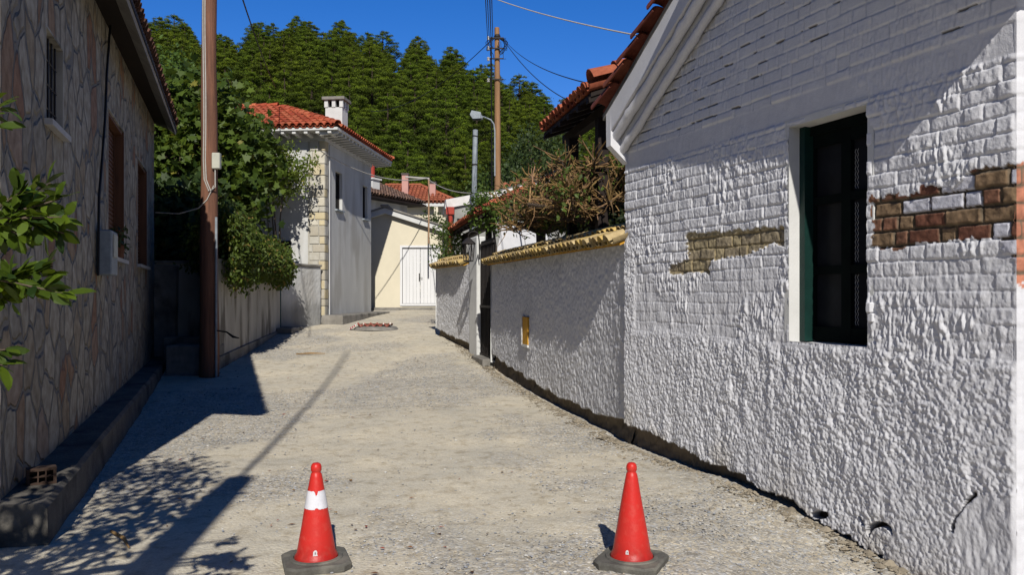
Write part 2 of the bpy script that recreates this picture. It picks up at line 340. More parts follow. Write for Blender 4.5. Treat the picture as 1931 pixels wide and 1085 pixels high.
def white_wall(S_, Zz, front=False):
    H = .0955; w = (fbm(S_*3, Zz*3, 41, 3)-.5)
    zz = Zz+.016*w+.5; j = np.floor(zz/H).astype(int); rows = brick_rows(5.6, 5, H, 5)
    fz = zz/H-j; dz = np.minimum(fz, 1-fz)*H
    ds = np.zeros_like(S_); bid = np.zeros_like(S_); cs = np.zeros_like(S_)
    s2 = S_+.012*(fbm(S_*6, Zz*6, 77, 2)-.5)
    for r_ in np.unique(j):
        k_ = j == r_; e = rows[max(0, min(r_, len(rows)-1))]; i_ = np.clip(np.searchsorted(e, s2[k_])-1, 0, len(e)-2)
        ds[k_] = np.minimum(s2[k_]-e[i_], e[i_+1]-s2[k_]); bid[k_] = r_*91+i_; cs[k_] = (e[i_]+e[i_+1])/2
    rb_ = _h(bid, bid*3+1, 5); rb2 = _h(bid, bid*7+2, 9)
    px, py = wall_px(S_ if not front else np.full_like(S_, .02), Zz)
    cpx, cpy = wall_px(cs if not front else np.full_like(S_, .05), (j+.5)*H-.5)
    if front: px = np.full_like(S_, 1925); 
    wx = 14*(fbm(S_*9, Zz*9, 3, 4)-.5)+10*(noise(S_*45, Zz*45, 13)-.5); wy = 16*(fbm(S_*11, Zz*9, 4, 4)-.5)+9*(noise(S_*45, Zz*45, 14)-.5)
    ex = inpoly(px+wx, py+wy, P1) | (inpoly(px+wx*.8, py+wy*.8, P2) if not front else False)
    if front: ex = ex & (S_ < .35)
    rough = np.maximum(sm((1.26+.10*(fbm(S_*4, Zz*4, 8, 3)-.5)-Zz)/.10), sm((S_-4.12+.12*(fbm(Zz*5, S_*5, 6)-.5))/.08)*sm((2.35-Zz)/.3))
    if front: rough = rough*0
    band = sm((Zz-2.87)/.02)*sm((3.07-Zz)/.02)
    buried = sm((1.95+.5*(fbm(S_*1.4, Zz*2, 12, 3)-.5)-Zz)/.35)
    dm = np.minimum(ds, dz)+.008*(fbm(S_*35, Zz*35, 58, 2)-.5); prof = np.where(ex, sm((dm-.003)/.010), sm((dm-.001)/.013))
    A = np.where(ex, np.where(px < 1600, .007, .016), (.0085*(1-.6*buried)*(1-.15*sm((Zz-3.05)/.1)))*(.45+1.1*fbm(S_*3, Zz*3, 15, 2)))
    mess = sm((fbm(S_*2.3, Zz*2.3, 91, 3)-.5)/.12)
    h = A*prof+(1-band)*(.012*(rb_-.5))*np.where(ex, 1.2, 1-.5*buried)
    h = np.where(ex, h-.012+.012*(fbm(S_*24, Zz*24, 66, 3)-.5), h)
    h = h*(1-band)*(1-rough)*(1-.35*mess*(~ex))
    lump = fbm(S_*9, Zz*5, 21, 4)-.5; drip = fbm(S_*34, Zz*12, 22, 3)-.5; pim = fbm(S_*85, Zz*70, 23, 2)-.5
    h = h+(~ex)*(1-rough)*(1-.6*band)*(.012*lump+.009*drip+.0045*pim+.024*mess*np.abs(drip)*2)*(1-.55*sm((Zz-3.0)/.1))
    slope = sm((Zz+.5)/1.6)
    ridg = 1-np.abs(2*fbm(S_*8+2*lump, Zz*3.6, 25, 3)-1)
    var = sm((fbm(S_*1.6, Zz*1.1, 44, 3)-.38)/.25)
    h = h+rough*((.030*lump+.011*(ridg-.75)*(.3+.7*slope)+.006*drip*(.4+.9*slope))*(.35+.65*var)+.014*(fbm(S_*42, Zz*36, 24, 2)-.5)+.014*pim*(.6+.4*var)+.014)
    st = .01*(fbm(S_*1.3, Zz*1.3, 1, 3)-.5); h = h+st
    col = np.ones(S_.shape+(3,)); colw = np.array([1, 1, 1.])
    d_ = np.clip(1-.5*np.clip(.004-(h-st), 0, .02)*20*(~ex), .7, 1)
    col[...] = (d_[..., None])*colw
    # hairline dark joints above the band
    ck = (Zz > 3.08) & (dz < .0065) & (fbm(S_*9, Zz*31, 60, 3) > .575) & (fbm(S_*2, Zz*2.5, 64, 3) > .47); col[ck] = (.28, .26, .22); h = h-.01*ck
    # exposed bricks
    ci = (rb_*4.999).astype(int); left = px < 1600
    bc = BRC[np.where(left, 4+(rb2 > .6)*1, np.where(ci > 3, 0, ci % 4))]
    if front: bc = bc*0+np.array((.50, .20, .12))
    wh = (rb2 > .86) & (~left) & (not front)
    vr = (.35+1.2*fbm(S_*30, Zz*34, 70, 4))[..., None]
    bc = bc*vr*.95; mort = np.where(left[..., None], np.array((.30, .24, .13)), np.array((.13, .10, .065)))*vr
    f = sm((dm-.006)/.008)[..., None]; ecol = (mort*(1-f)+bc*f)/.70
    ecol = np.where((wh & (dm > .008))[..., None], np.array((.85, .85, .9)), ecol)
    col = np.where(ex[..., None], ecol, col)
    # broken smooth lump at the foot
    lp = inpoly(px, py, P3) & (not front); h = np.where(lp, .010+.022*lump+.012*drip+.004*pim, h)
    wx = 6*(fbm(S_*30, Zz*30, 88, 2)-.5); crack = inpoly(px+wx, py+wx, [(1795, 1003), (1799, 985), (1836, 931), (1845, 930), (1806, 978), (1802, 1004)])
    hole = ((px-1660)/24)**2+((py-1003)/18)**2 < 1; hole |= ((px-1548)/16)**2+((py-972)/8)**2 < 1; hole |= inpoly(px, py, [(1620, 975), (1625, 975), (1633, 992), (1626, 990)])
    hole &= ~((((px-1662)/20)**2+((py-1012)/17)**2) < 1)
    if not front: h = h*np.clip(S_/.02, 0, 1)
    if not front:
        h = np.where(hole, -.07, np.where(crack, -.012, h)); col[(crack | hole)] = (.05, .04, .03)
    return h, col
ds_ = .0066
sv = np.arange(0, 4.371, ds_); zvv = np.arange(-.55, 4.85, ds_)
SS, ZZ = np.meshgrid(sv, zvv); h, col = white_wall(SS, ZZ)
zb = np.interp(SS, SB, ZB)+.10*(fbm(SS*5, SS*0+2, 50, 3)-.5)+.03*(noise(SS*40, SS*0, 51)-.5)
below = ZZ < zb
h = np.where(below, -.11+.05*(fbm(SS*9, ZZ*9, 53, 3)-.5)+.35*np.clip(zb-.14-ZZ, 0, .3), h)
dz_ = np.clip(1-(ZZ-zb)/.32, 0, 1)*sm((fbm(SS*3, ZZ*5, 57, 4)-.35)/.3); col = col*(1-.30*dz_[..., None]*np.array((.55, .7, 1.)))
e_ = (.5+.6*fbm(SS*9, ZZ*14, 52, 3))[..., None]*np.array((.26, .205, .14))/.7
col = np.where(below[..., None], e_, col)
edge = np.abs(ZZ-zb) < .012; col = np.where((edge & ~below)[..., None], col*.8, col)
V = np.stack([-h, SS, ZZ], -1).reshape(-1, 3)
# taper the relief at the corner so that it meets the front face
ns = len(sv); ii, jj = np.meshgrid(np.arange(len(zvv)-1), np.arange(ns-1), indexing='ij')
W0, W1, WZ0, WZ1 = 1.04, 1.81, 1.232, 2.84
sc_ = sv[jj]+ds_/2; zc_ = zvv[ii]+ds_/2
keep = ~((sc_ > W0) & (sc_ < W1) & (zc_ > WZ0) & (zc_ < WZ1)) & (zc_ < zv(sc_)-.02)
q = np.stack([ii*ns+jj, (ii+1)*ns+jj, (ii+1)*ns+jj+1, ii*ns+jj+1], -1)[keep]
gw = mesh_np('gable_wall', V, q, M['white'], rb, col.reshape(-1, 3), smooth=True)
xv = np.arange(0, .9, .012); zf = np.arange(-.6, 3.6, .012); XX, ZF = np.meshgrid(xv, zf); h, col = white_wall(XX, ZF, True)
nn = len(xv); ii, jj = np.meshgrid(np.arange(len(zf)-1), np.arange(nn-1), indexing='ij')
mesh_np('front_wall', np.stack([XX, -h*.6-.004+.012*(XX < .02), ZF], -1).reshape(-1, 3), np.stack([ii*nn+jj, ii*nn+jj+1, (ii+1)*nn+jj+1, (ii+1)*nn+jj], -1).reshape(-1, 4), M['white'], rb, col.reshape(-1, 3), smooth=True)
b = MB(); b.box(.88, 6, .004, .25, -.6, 3.5); b.box(5.75, 6, .25, 4.2, -.6, 3.5); b.box(.25, 6, 4.2, 4.36, -.6, 3.45); b.box(.02, .25, 4.2, 4.36, .45, 3.45)
b.poly([(5.8, 0, 3.5), (5.8, 4.37, 3.5), (5.8, 2.2, 4.7)], (.2, 0, 0)); b.build('side_wall', M['plain'], rb)
# window
wp = bpy.data.objects.new('window', None); C.objects.link(wp); wp.parent = rb; wp.location = (0, W0, WZ0)
ww, wh_ = W1-W0, WZ1-WZ0
b = MB(); t = .05
b.box(-.006, .40, ww-.002, ww+t, -.05, wh_+t); b.box(-.004, .40, -t, .002, -.05, wh_+t); b.box(-.006, .40, -.0, ww, wh_-.002, wh_+t); b.build('reveal', M['plain'], wp)
b = MB(); b.poly([(-.012, -.02, -.02), (.3, -.02, .0), (.3, ww+.03, .0), (-.012, ww+.03, -.02)], (0, 0, -.05)); b.build('sill', M['white'], wp)
b = MB(); b.box(.09, .17, ww-.06, ww-.003, .0, wh_-.003); b.box(.09, .17, .003, .05, 0, wh_-.003); b.build('frame', M['green'], wp)
MB().box(.14, .20, .003, ww-.06, wh_-.07, wh_-.004).build('head_frame', M['wdark'], wp)
b = MB(); x0, x1 = .175, .205
for y0, y1 in ((.0, .05), (ww-.06, ww-.0), (ww/2-.045, ww/2+.045)): b.box(x0, x1, y0, y1, .01, wh_-.06)
for z0, z1 in ((.01, .11), (.50, .56), (1.02, 1.08), (wh_-.16, wh_-.06)): b.box(x0+.002, x1-.002, .05, ww-.06, z0, z1)
b.build('casement', M['wdark'], wp)
b = MB(); b.box(.212, .216, .02, ww-.02, .05, wh_-.08); b.build('pane', M['glass'], wp)
for z0, z1 in ((.13, .49), (.58, 1.0), (1.1, 1.4)):
    b = MB()
    for i in range(3):
        y = .30+.022*i
        for kk in range(int((z1-z0)/.02)): zq = z0+kk*.02; b.tube([(.2085, y+.011*(kk % 2), zq), (.2085, y+.011*((kk+1) % 2), zq+.02)], .0028, 4, caps=False)
    b.build('mesh_curtain', M['mesh'], wp)
b = MB(); b.box(.45, .47, -.3, ww+.3, -.3, wh_+.3); b.build('interior_shade', M['dark'], wp)
# raking cornice, fascia and tiled verge
def rake(s): return float(zv(np.array(s)))
b = MB()
SL = np.linspace(4.42, 2.2, 46)
def wob(s, k): return float(fbm(np.array(s*3.1), np.array(k*7.7), 33, 3)-.5)
def strip(n0, n1, za, zb_, k, seg=46):
    V = []
    for s in SL:
        z = rake(s)
        V += [(-n1-.015*wob(s, k), s, z+zb_+.02*wob(s*2, k+1)), (-n1-.015*wob(s, k+2), s, z+za), (.02, s, z+za), (.02, s, z+zb_)]
    n_ = len(SL); Fc = [(3, 2, 1, 0), tuple((n_-1)*4+i for i in range(4))]
    for i in range(n_-1):
        for c in range(4): Fc.append((i*4+c, i*4+(c+1) % 4, i*4+4+(c+1) % 4, i*4+4+c))
    b.add(V, Fc)
strip(0, .20, 0, -.24, 1)
b.tube([(-.13-.02*wob(s*4, 3), s, rake(s)-.285+.012*wob(s*5, 9)) for s in SL], [.052+.02*wob(s*6, 5) for s in SL], 10)
strip(0, .08, -.24, -.40, 6)
b.tube([(-.055-.02*wob(s*4, 13), s, rake(s)-.43+.012*wob(s*5, 19)) for s in SL], [.045+.02*wob(s*6, 15) for s in SL], 10)
b.poly([(-.2, 4.42, rake(4.42)-.02), (-.2, 4.42, rake(4.42)-.34), (0, 4.42, rake(4.42)-.52), (0, 4.42, rake(4.42)-.02)], (0, -.10, 0))
b.build('raking_cornice', M['white'], rb, smooth=True)
TC = [(.22, .055, .035), (.17, .045, .03), (.27, .08, .045), (.12, .04, .03)]
Vf = Vector((0, -2.17, .575*2.17)).normalized(); N_ = Vector((0, .575, 1)).normalized(); U_ = Vector((1, 0, 0))
ro = bpy.data.objects.new('roof', None); C.objects.link(ro); ro.parent = rb
b = MB(); 
zr_ = rake(2.2)
b.poly([(-.2, 4.5, rake(4.5)), (-.2, 2.2, zr_), (-.2, 2.2, zr_+.06), (-.2, 4.5, rake(4.5)+.06)], (6.3, 0, 0))
b.add([(-.58, 2.2, zr_), (-.30, -.32, 3.32+2.17*.575-.55*2.2), (6.1, -.32, 3.32+2.17*.575-.55*2.2), (6.1, 2.2, zr_), (-.58, 2.2, zr_+.07), (-.30, -.32, 3.39+2.17*.575-.55*2.2), (6.1, -.32, 3.39+2.17*.575-.55*2.2), (6.1, 2.2, zr_+.07)], [(0, 1, 2, 3), (7, 6, 5, 4), (0, 4, 5, 1), (1, 5, 6, 2), (2, 6, 7, 3), (3, 7, 4, 0)])  # unseen near slope; its skewed overhang is shaped to shade the gable wall
b.build('roof_deck', M['conc'], ro)
b = MB()
for j in range(8):
    for i in range(8):
        c = random.choice(TC); qq = random.uniform(.8, 1.15); c = tuple(x*qq for x in c)
        p = Vector((-.205+i*.22, 4.52, rake(4.52)+.075))+Vf*(j*.335+random.uniform(-.012, .012))
        b.tile(p+N_*.055, p+Vf*.39+N_*.005, U_, N_, .108 if i else .115, .085, c, 1, 8, .016)
        p2 = p+U_*.11; b.tile(p2+N_*.045, p2+Vf*.39+N_*.0, U_, N_, .09, .08, tuple(x*.8 for x in c), -1, 5)
b.build('roof_tiles', M['tile'], ro, smooth=True)
b = MB(); b.box(.0, .28, -.02, .0, 0, 0)
# small bracket beside the window
b = MB(); b.box(-.035, .01, .985, 1.03, 1.46, 1.53, bev=.008); b.box(-.028, .01, .975, 1.02, 1.40, 1.458, bev=.006); b.build('stub', M['white'], rb)

# ------------------------------------------------------------------ garden walls, right side
YT = [(.68, .50, .20), (.64, .45, .15), (.58, .43, .22), (.70, .54, .28), (.50, .36, .16)]
def fr(p0, p1):
    d = (Vector(p1)-Vector(p0)); L = d.length; return L, math.atan2(-d.x, d.y)
def rough_wall(name, label, p0, p1, z0, z1, top, bot, seed, group=None, thick=.3, step=.013, rl=1.0):
    L, a = fr(p0, p1); t = thing(name, label, 'wall', (p0[0], p0[1], 0), a, group)
    s_ = np.arange(0, L+step, step); s_[-1] = L; zz_ = np.arange(z0, z1+step, step); S1, Z1 = np.meshgrid(s_, zz_)
    X1 = p0[0]-math.sin(a)*S1; Y1 = p0[1]+math.cos(a)*S1
    zt_ = np.interp(S1, [0, L], top); Z1 = np.minimum(Z1, zt_)
    hh = rl*(.016*(fbm(S1*22, Z1*16, seed, 3)-.5)+.016*(fbm(S1*48, Z1*40, seed+3, 2)-.5))+.03*(fbm(S1*1.5, Z1*1.2, seed+5, 3)-.5)
    zb1 = gz(X1, Y1)+np.interp(S1/L, bot[0], bot[1])+.10*(fbm(S1*4, S1*0+seed, 50, 3)-.5)
    be = Z1 < zb1
    hh = np.where(be, -.09+.06*(fbm(S1*8, Z1*8, seed+9, 3)-.5)+.4*np.clip(zb1-.1-Z1, 0, .3), hh)
    cc_ = np.ones(S1.shape+(3,)); cc_ *= (1-.10*sm((fbm(S1*1.2, Z1*.8, seed+2, 4)-.5)/.2))[..., None]
    ec = (.5+.6*fbm(S1*9, Z1*14, seed, 3))[..., None]*np.array((.25, .20, .135))/.7; cc_ = np.where(be[..., None], ec, cc_)
    n1 = len(s_); ii, jj = np.meshgrid(np.arange(len(zz_)-1), np.arange(n1-1), indexing='ij')
    mesh_np('wall_face', np.stack([-hh, S1, Z1], -1).reshape(-1, 3), np.stack([ii*n1+jj, (ii+1)*n1+jj, (ii+1)*n1+jj+1, ii*n1+jj+1], -1).reshape(-1, 4), M['rough'], t, cc_.reshape(-1, 3), smooth=True)
    b = MB(); b.poly([(.02, 0, z0), (thick, 0, z0), (thick, 0, top[0]-.01), (.02, 0, top[0]-.01)], (0, 0, 0)) if 0 else None
    b.add([(.22, .03, z0), (thick, .03, z0), (thick, L-.03, z0), (.22, L-.03, z0), (.03, .03, top[0]), (thick, .03, top[0]), (thick, L-.03, top[1]), (.03, L-.03, top[1])], [(3, 2, 1, 0), (4, 5, 6, 7), (0, 1, 5, 4), (1, 2, 6, 5), (2, 3, 7, 6), (3, 0, 4, 7)])
    b.add([(-.02, L, z0+.75), (thick, L, z0+.75), (thick, L, top[1]), (-.02, L, top[1])], [(0, 1, 2, 3)])
    b.build('wall_core', M['plain'], t)
    return t, L, a
def coping(t, L, za, zb_, s0=0, out=.15, cols=YT, w=.165):
    b = MB(); O = Vector((-out, s0, za)); U = Vector((0, L-s0, zb_-za)).normalized(); V = Vector((.40, 0, .20)).normalized()
    n_ = int((L-s0)/w)
    b.tiles(O, U, V, n_, 2, w, .235, .078, cols)
    b.build('coping_tiles', M['tile'], t, smooth=True)
    b = MB(); b.add([(-out+.07, s0, za-.0), (.33, s0, za+.17), (.33, L, zb_+.17), (-out+.07, L, zb_), (-out+.07, s0, za+.03), (.33, s0, za+.2), (.33, L, zb_+.2), (-out+.07, L, zb_+.03), ], [(0, 1, 2, 3), (7, 6, 5, 4), (0, 3, 7, 4), (1, 5, 6, 2), (0, 4, 5, 1), (3, 2, 6, 7)]); b.build('coping_bed', M['ochre'], t)
W1a, W1b = (1.215, 8.36), (-.385, 15.0)
gwall, L, a = rough_wall('garden_wall', 'white roughcast garden wall with long yellow tile coping and narrow ochre slot', W1a, W1b, -.45, 2.14, (2.12, 2.14), ([0, .12, .3, .6, 1], [.24, .16, .15, .20, .26]), 71)
coping(gwall, L, 2.10, 2.13, .02)
# ochre slot
sl = (12.62-8.36)/math.cos(a)
b = MB(); b.box(-.030, .02, sl-.34, sl-.02, .80, 1.23); b.build('ochre_slot', M['ochre'], gwall)
b = MB(); b.box(-.045, .02, sl-.02, sl+.03, .78, 1.25); b.box(-.042, .02, sl-.36, sl-.02, .76, .798); b.build('slot_rim', M['plain'], gwall)
W2a, W2b = (-.70, 16.35), (-1.87, 19.7)
gw2, L2, a2 = rough_wall('garden_wall', 'short white roughcast garden wall with yellow coping beyond the iron gate', W2a, W2b, 0, 2.24, (2.22, 2.24), ([0, 1], [.18, .18]), 93)
coping(gw2, L2, 2.20, 2.22, .8)
b = MB(); b.box(-.03, .16, -.02, .55, .2, 2.78, bev=.02); b.build('gate_pillar', M['plain'], gw2)
# step and gate between the walls
Lg, ag = fr((-.385, 15.0), (-.70, 16.35)); t = thing('iron_gate', 'dark iron gate recessed between the two white garden walls', 'gate', (-.385, 15.0, .22), ag)
b = MB(); b.box(.06, .08, .0, Lg, .1, 2.45); b.build('gate_leaf', M['dark'], t)
b = MB()
for i in range(10): b.tube([(.045, .06+i*.135, .12), (.045, .06+i*.135, 2.4)], .011, 6)
for z_ in (.12, 1.1, 2.35): b.box(.03, .06, .0, Lg, z_, z_+.05)
b.build('bars', M['blk'], t)
tag(MB().box(-.16, .35, -.42, .72, -.25, .10, bev=.015, M=Matrix.Translation((-.50, 15.5, .25)) @ Matrix.Rotation(a, 4, 'Z')).build('doorstep', M['conc']), 'grey stone doorstep under the dark iron gate', 'step')
# inner white wall beyond coping, lit by sun
t = thing('inner_wall', 'sunlit white wall stub standing behind the yellow coping beside the gate', 'wall', (-.34, 15.15, 0), 0)
b = MB(); b.poly([(0, 0, .2), (1.1, .0, .2), (1.1, 0, 2.86), (.16, 0, 2.9), (.06, 0, 2.45)], (0, .28, 0)); b.build('wall_face', M['rough'], t)
# gate canopy
RT = [(.42, .10, .05), (.50, .14, .07), (.34, .08, .045), (.55, .18, .09)]
t = thing('gate_canopy', 'small red tiled canopy with dark timber underside over the garden gate', 'canopy', (-.78, 16.6, 0), math.atan(.2))
b = MB(); b.tiles((0, -.2, 3.20), (0, 1, 0), (.9, 0, .42), 24, 4, .19, .33, .085, RT); b.build('canopy_tiles', M['tile'], t, smooth=True)
b = MB(); b.poly([(.04, -.2, 3.14), (1.3, -.2, 3.74), (1.3, -.2, 3.79), (.04, -.2, 3.19)], (0, 4.6, 0))
for i in range(8): b.poly([(.0, -.15+i*.62, 3.08), (1.3, -.15+i*.62, 3.66), (1.3, -.15+i*.62, 3.735), (.0, -.15+i*.62, 3.135)], (0, .09, 0))
b.box(.3, .42, -.1, 4.3, 3.0, 3.14); b.build('timber_frame', M['dwood'], t)
MB().box(.28, .40, 4.1, 4.22, 2.1, 3.0).build('post', M['dwood'], t); MB().box(.3, .42, .3, .42, 2.6, 3.0).build('post', M['dwood'], t)
b = MB()
for j in range(4):
    p = Vector((.0+j*.33*.905, -.2, 3.28+j*.33*.42)); b.tile(p, p+Vector((.36, 0, .155)), Vector((0, 1, 0)), Vector((-.4, 0, .9)), .12, .10, random.choice(RT), 1, 8)
b.build('verge_tiles', M['tile'], t, smooth=True)
# wrought iron lantern
lp = Vector((-.86, 15.7, 2.2)); t = thing('wall_lantern', 'wrought iron lantern bracket beside the gate pillar', 'lantern', lp)
b = MB(); 
for i in range(6):
    an = i*math.pi/3; b.tube([(.09*math.cos(an), .09*math.sin(an), .05), (.12*math.cos(an), .12*math.sin(an), .38)], .009, 5)
    b.tube([(.09*math.cos(an), .09*math.sin(an), .05), (.12*math.cos(an+1.05), .12*math.sin(an+1.05), .38)], .005, 4)
b.lathe([(.0, .02), (.10, .04), (.10, .06)], 8); b.lathe([(.15, .38), (.13, .41), (.03, .50), (0, .52)], 8); b.build('lantern_cage', M['blk'], t)
b = MB(); b.tube([(0, 0, .5)]+[(.10-.10*math.cos(x), 0, .55+.08*math.sin(x)) for x in np.linspace(0, math.pi, 9)]+[(.2, .3, .45), (.2, .5, .1)], .012, 6); b.build('bracket', M['blk'], t)

# ------------------------------------------------------------------ pergola roof behind the brick house
t = thing('pergola', 'red tiled lean-to roof on dark timber posts behind the brick house', 'pergola', (.92, 9.55, 0), math.atan(.195))
ro = MB(); ro.tiles((.0, 0, 4.02), (0, 1, 0), (.9, 0, .34), 13, 5, .185, .33, .085, RT); ro.build('roof_tiles', M['tile'], t, smooth=True)
b = MB(); b.poly([(.03, 0, 3.96), (1.7, 0, 4.58), (1.7, 0, 4.63), (.03, 0, 4.01)], (0, 2.45, 0))
for i in range(6): b.poly([(.0, .02+i*.45, 3.89), (1.7, .02+i*.45, 4.50), (1.7, .02+i*.45, 4.58), (.0, .02+i*.45, 3.955)], (0, .09, 0))
b.box(.30, .42, 0, 2.4, 3.85, 3.97); b.build('rafters', M['dwood'], t)
for y in (.55, 1.95):
    b = MB(); b.box(.29, .43, y, y+.14, .3, 3.85); b.build('post', M['dwood'], t)
b = MB()
for j in range(4):
    p = Vector((.02+j*.31, -.02, 4.13+j*.118)); b.tile(p+Vector((0, 0, .03)), p+Vector((.36, 0, .14)), Vector((0, 1, 0)), Vector((-.35, 0, .93)), .13, .11, random.choice([(.42, .12, .06), (.48, .17, .09), (.38, .10, .05)]), 1, 9, .02)
b.build('verge_tiles', M['tile'], t, smooth=True)

# ------------------------------------------------------------------ left stone clad house
LA = math.atan(.36); lo = Vector((-3.25, 5.05, 0))
lh = thing('stone_house', 'stone clad house in deep shade with brown shutters and rough cornice', 'house', lo, LA)
def stone_mat():
    m = bpy.data.materials.new('crazy_stone_cladding'); m.use_nodes = True; nt = m.node_tree; nt.nodes.clear(); N = nt.nodes.new; L = nt.links.new
    out = N('ShaderNodeOutputMaterial'); bs = N('ShaderNodeBsdfPrincipled'); bs.inputs['Roughness'].default_value = .9; bs.inputs['Specular IOR Level'].default_value = .2
    tc = N('ShaderNodeTexCoord'); mp = N('ShaderNodeMapping'); mp.inputs['Scale'].default_value = (0.01, 3.1, 2.3); L(tc.outputs['Object'], mp.inputs['Vector'])
    nz = N('ShaderNodeTexNoise'); nz.inputs['Scale'].default_value = 1.6; nz.inputs['Detail'].default_value = 3; L(mp.outputs['Vector'], nz.inputs['Vector'])
    mx0 = N('ShaderNodeMix'); mx0.data_type = 'RGBA'; mx0.blend_type = 'ADD'; mx0.inputs['Factor'].default_value = .30; L(mp.outputs['Vector'], mx0.inputs['A']); L(nz.outputs['Color'], mx0.inputs['B'])
    v = N('ShaderNodeTexVoronoi'); v.inputs['Scale'].default_value = 1; v.inputs['Randomness'].default_value = 1; v.feature = 'DISTANCE_TO_EDGE'; L(mx0.outputs['Result'], v.inputs['Vector'])
    v2 = N('ShaderNodeTexVoronoi'); v2.inputs['Scale'].default_value = 1; L(mx0.outputs['Result'], v2.inputs['Vector'])
    sp = N('ShaderNodeSeparateColor'); L(v2.outputs['Color'], sp.inputs['Color'])
    r = N('ShaderNodeValToRGB'); e = r.color_ramp.elements; e[0].position = 0; e[0].color = (.38, .345, .27, 1); e[1].position = 1; e[1].color = (.44, .405, .33, 1)
    for p, c in ((.3, (.46, .42, .34)), (.55, (.34, .315, .26)), (.8, (.40, .33, .23)), (.95, (.33, .19, .12))): k = e.new(p); k.color = (*c, 1)
    L(sp.outputs[0], r.inputs['Fac'])
    n2 = N('ShaderNodeTexNoise'); n2.inputs['Scale'].default_value = 9; n2.inputs['Detail'].default_value = 8; L(tc.outputs['Object'], n2.inputs['Vector'])
    r2 = N('ShaderNodeValToRGB'); r2.color_ramp.elements[0].position = .3; r2.color_ramp.elements[0].color = (.6, .55, .5, 1); r2.color_ramp.elements[1].position = .7; r2.color_ramp.elements[1].color = (1.1, 1.1, 1.1, 1); L(n2.outputs['Fac'], r2.inputs['Fac'])
    mu = N('ShaderNodeMix'); mu.data_type = 'RGBA'; mu.blend_type = 'MULTIPLY'; mu.inputs['Factor'].default_value = 1; L(r.outputs['Color'], mu.inputs['A']); L(r2.outputs['Color'], mu.inputs['B'])
    re = N('ShaderNodeValToRGB'); re.color_ramp.elements[0].position = .025; re.color_ramp.elements[1].position = .06; L(v.outputs['Distance'], re.inputs['Fac'])
    mx = N('ShaderNodeMix'); mx.data_type = 'RGBA'; L(re.outputs['Color'], mx.inputs['Factor']); mx.inputs['A'].default_value = (.22, .205, .18, 1); L(mu.outputs['Result'], mx.inputs['B']); L(mx.outputs['Result'], bs.inputs['Base Color'])
    rb_ = N('ShaderNodeMath'); rb_.operation = 'MULTIPLY_ADD'; rb_.inputs[1].default_value = .3; L(n2.outputs['Fac'], rb_.inputs[0]); L(re.outputs['Color'], rb_.inputs[2])
    bp = N('ShaderNodeBump'); bp.inputs['Distance'].default_value = .035; L(rb_.outputs[0], bp.inputs['Height']); L(bp.outputs['Normal'], bs.inputs['Normal']); L(bs.outputs[0], out.inputs['Surface']); return m
SM = stone_mat(); LL = 11.55
def lsy(px):   # distance along the wall seen at a photo column
    r = (px-CX)/F; Y = -1.432/(r+.36); return (Y-5.05)/math.cos(LA)
OP = [(lsy(85), lsy(118)+.02, 2.98, 3.74), (lsy(203), lsy(234), 2.06, 3.88), (lsy(259), lsy(277), 2.08, 3.83)]
b = MB(); ycuts = [0]+[v for o in OP for v in o[:2]]+[LL]
for i in range(len(ycuts)-1):
    y0, y1 = ycuts[i], ycuts[i+1]
    if i % 2 == 0: b.box(-.3, 0, y0, y1, .1, 5.05)
    else:
        o = OP[i//2]; b.box(-.3, 0, y0, y1, .1, o[2]); b.box(-.3, 0, y0, y1, o[3], 5.05)
b.box(-7, -.3, LL-.3, LL, .1, 5.05); b.box(-7, -.3, 0, .3, .1, 5.05); b.box(-7, -6.7, .3, LL-.3, .1, 5.05); b.build('wall', SM, lh)
for i, (y0, y1, z0, z1) in enumerate(OP):
    w = bpy.data.objects.new('window', None); C.objects.link(w); w.parent = lh; w.location = (0, y0, z0); W, H = y1-y0, z1-z0
    e = MB(); e.box(-.28, .004, 0, .025, 0, H); e.box(-.28, .004, W-.025, W, 0, H); e.box(-.28, .004, .025, W-.025, H-.02, H); e.build('reveal', M['creamw'], w)
    e = MB(); e.box(-.25, .06, -.03, W+.03, -.05, .0); e.build('sill', M['marble'], w)
    if i == 0:
        e = MB(); e.box(-.22, -.2, .025, W-.025, 0, H-.02); e.build('pane', M['glass'], w)
        e = MB()
        for k_ in range(5): e.tube([(-.05, .08+k_*(W-.16)/4, 0), (-.05, .08+k_*(W-.16)/4, H)], .009, 5)
        for k_ in range(3): e.tube([(-.05, .02, .15+k_*.2), (-.05, W-.02, .15+k_*.2)], .008, 5)
        e.build('iron_bars', M['blk'], w)
    else:
        e = MB(); e.box(-.17, -.14, .02, W-.02, 0, H-.02)
        for k_ in range(int(H/.06)-2):
            for c_ in range(2):
                y_ = .06+c_*(W/2-.01); e.box(-.14, -.125, y_+.03, y_+W/2-.10, .08+k_*.06, .115+k_*.06)
        for c_ in (0.02, W/2-.03, W-.09): e.box(-.14, -.112, c_, c_+.07, 0, H-.02)
        e.build('shutter', M['shut'], w)
        e = MB(); e.box(-.12, .003, .025, .06, 0, H-.02); e.box(-.12, .003, W-.06, W-.025, 0, H-.02); e.box(-.12, -.02, .058, W-.058, H-.06, H-.021); e.build('frame', M['shut'], w)
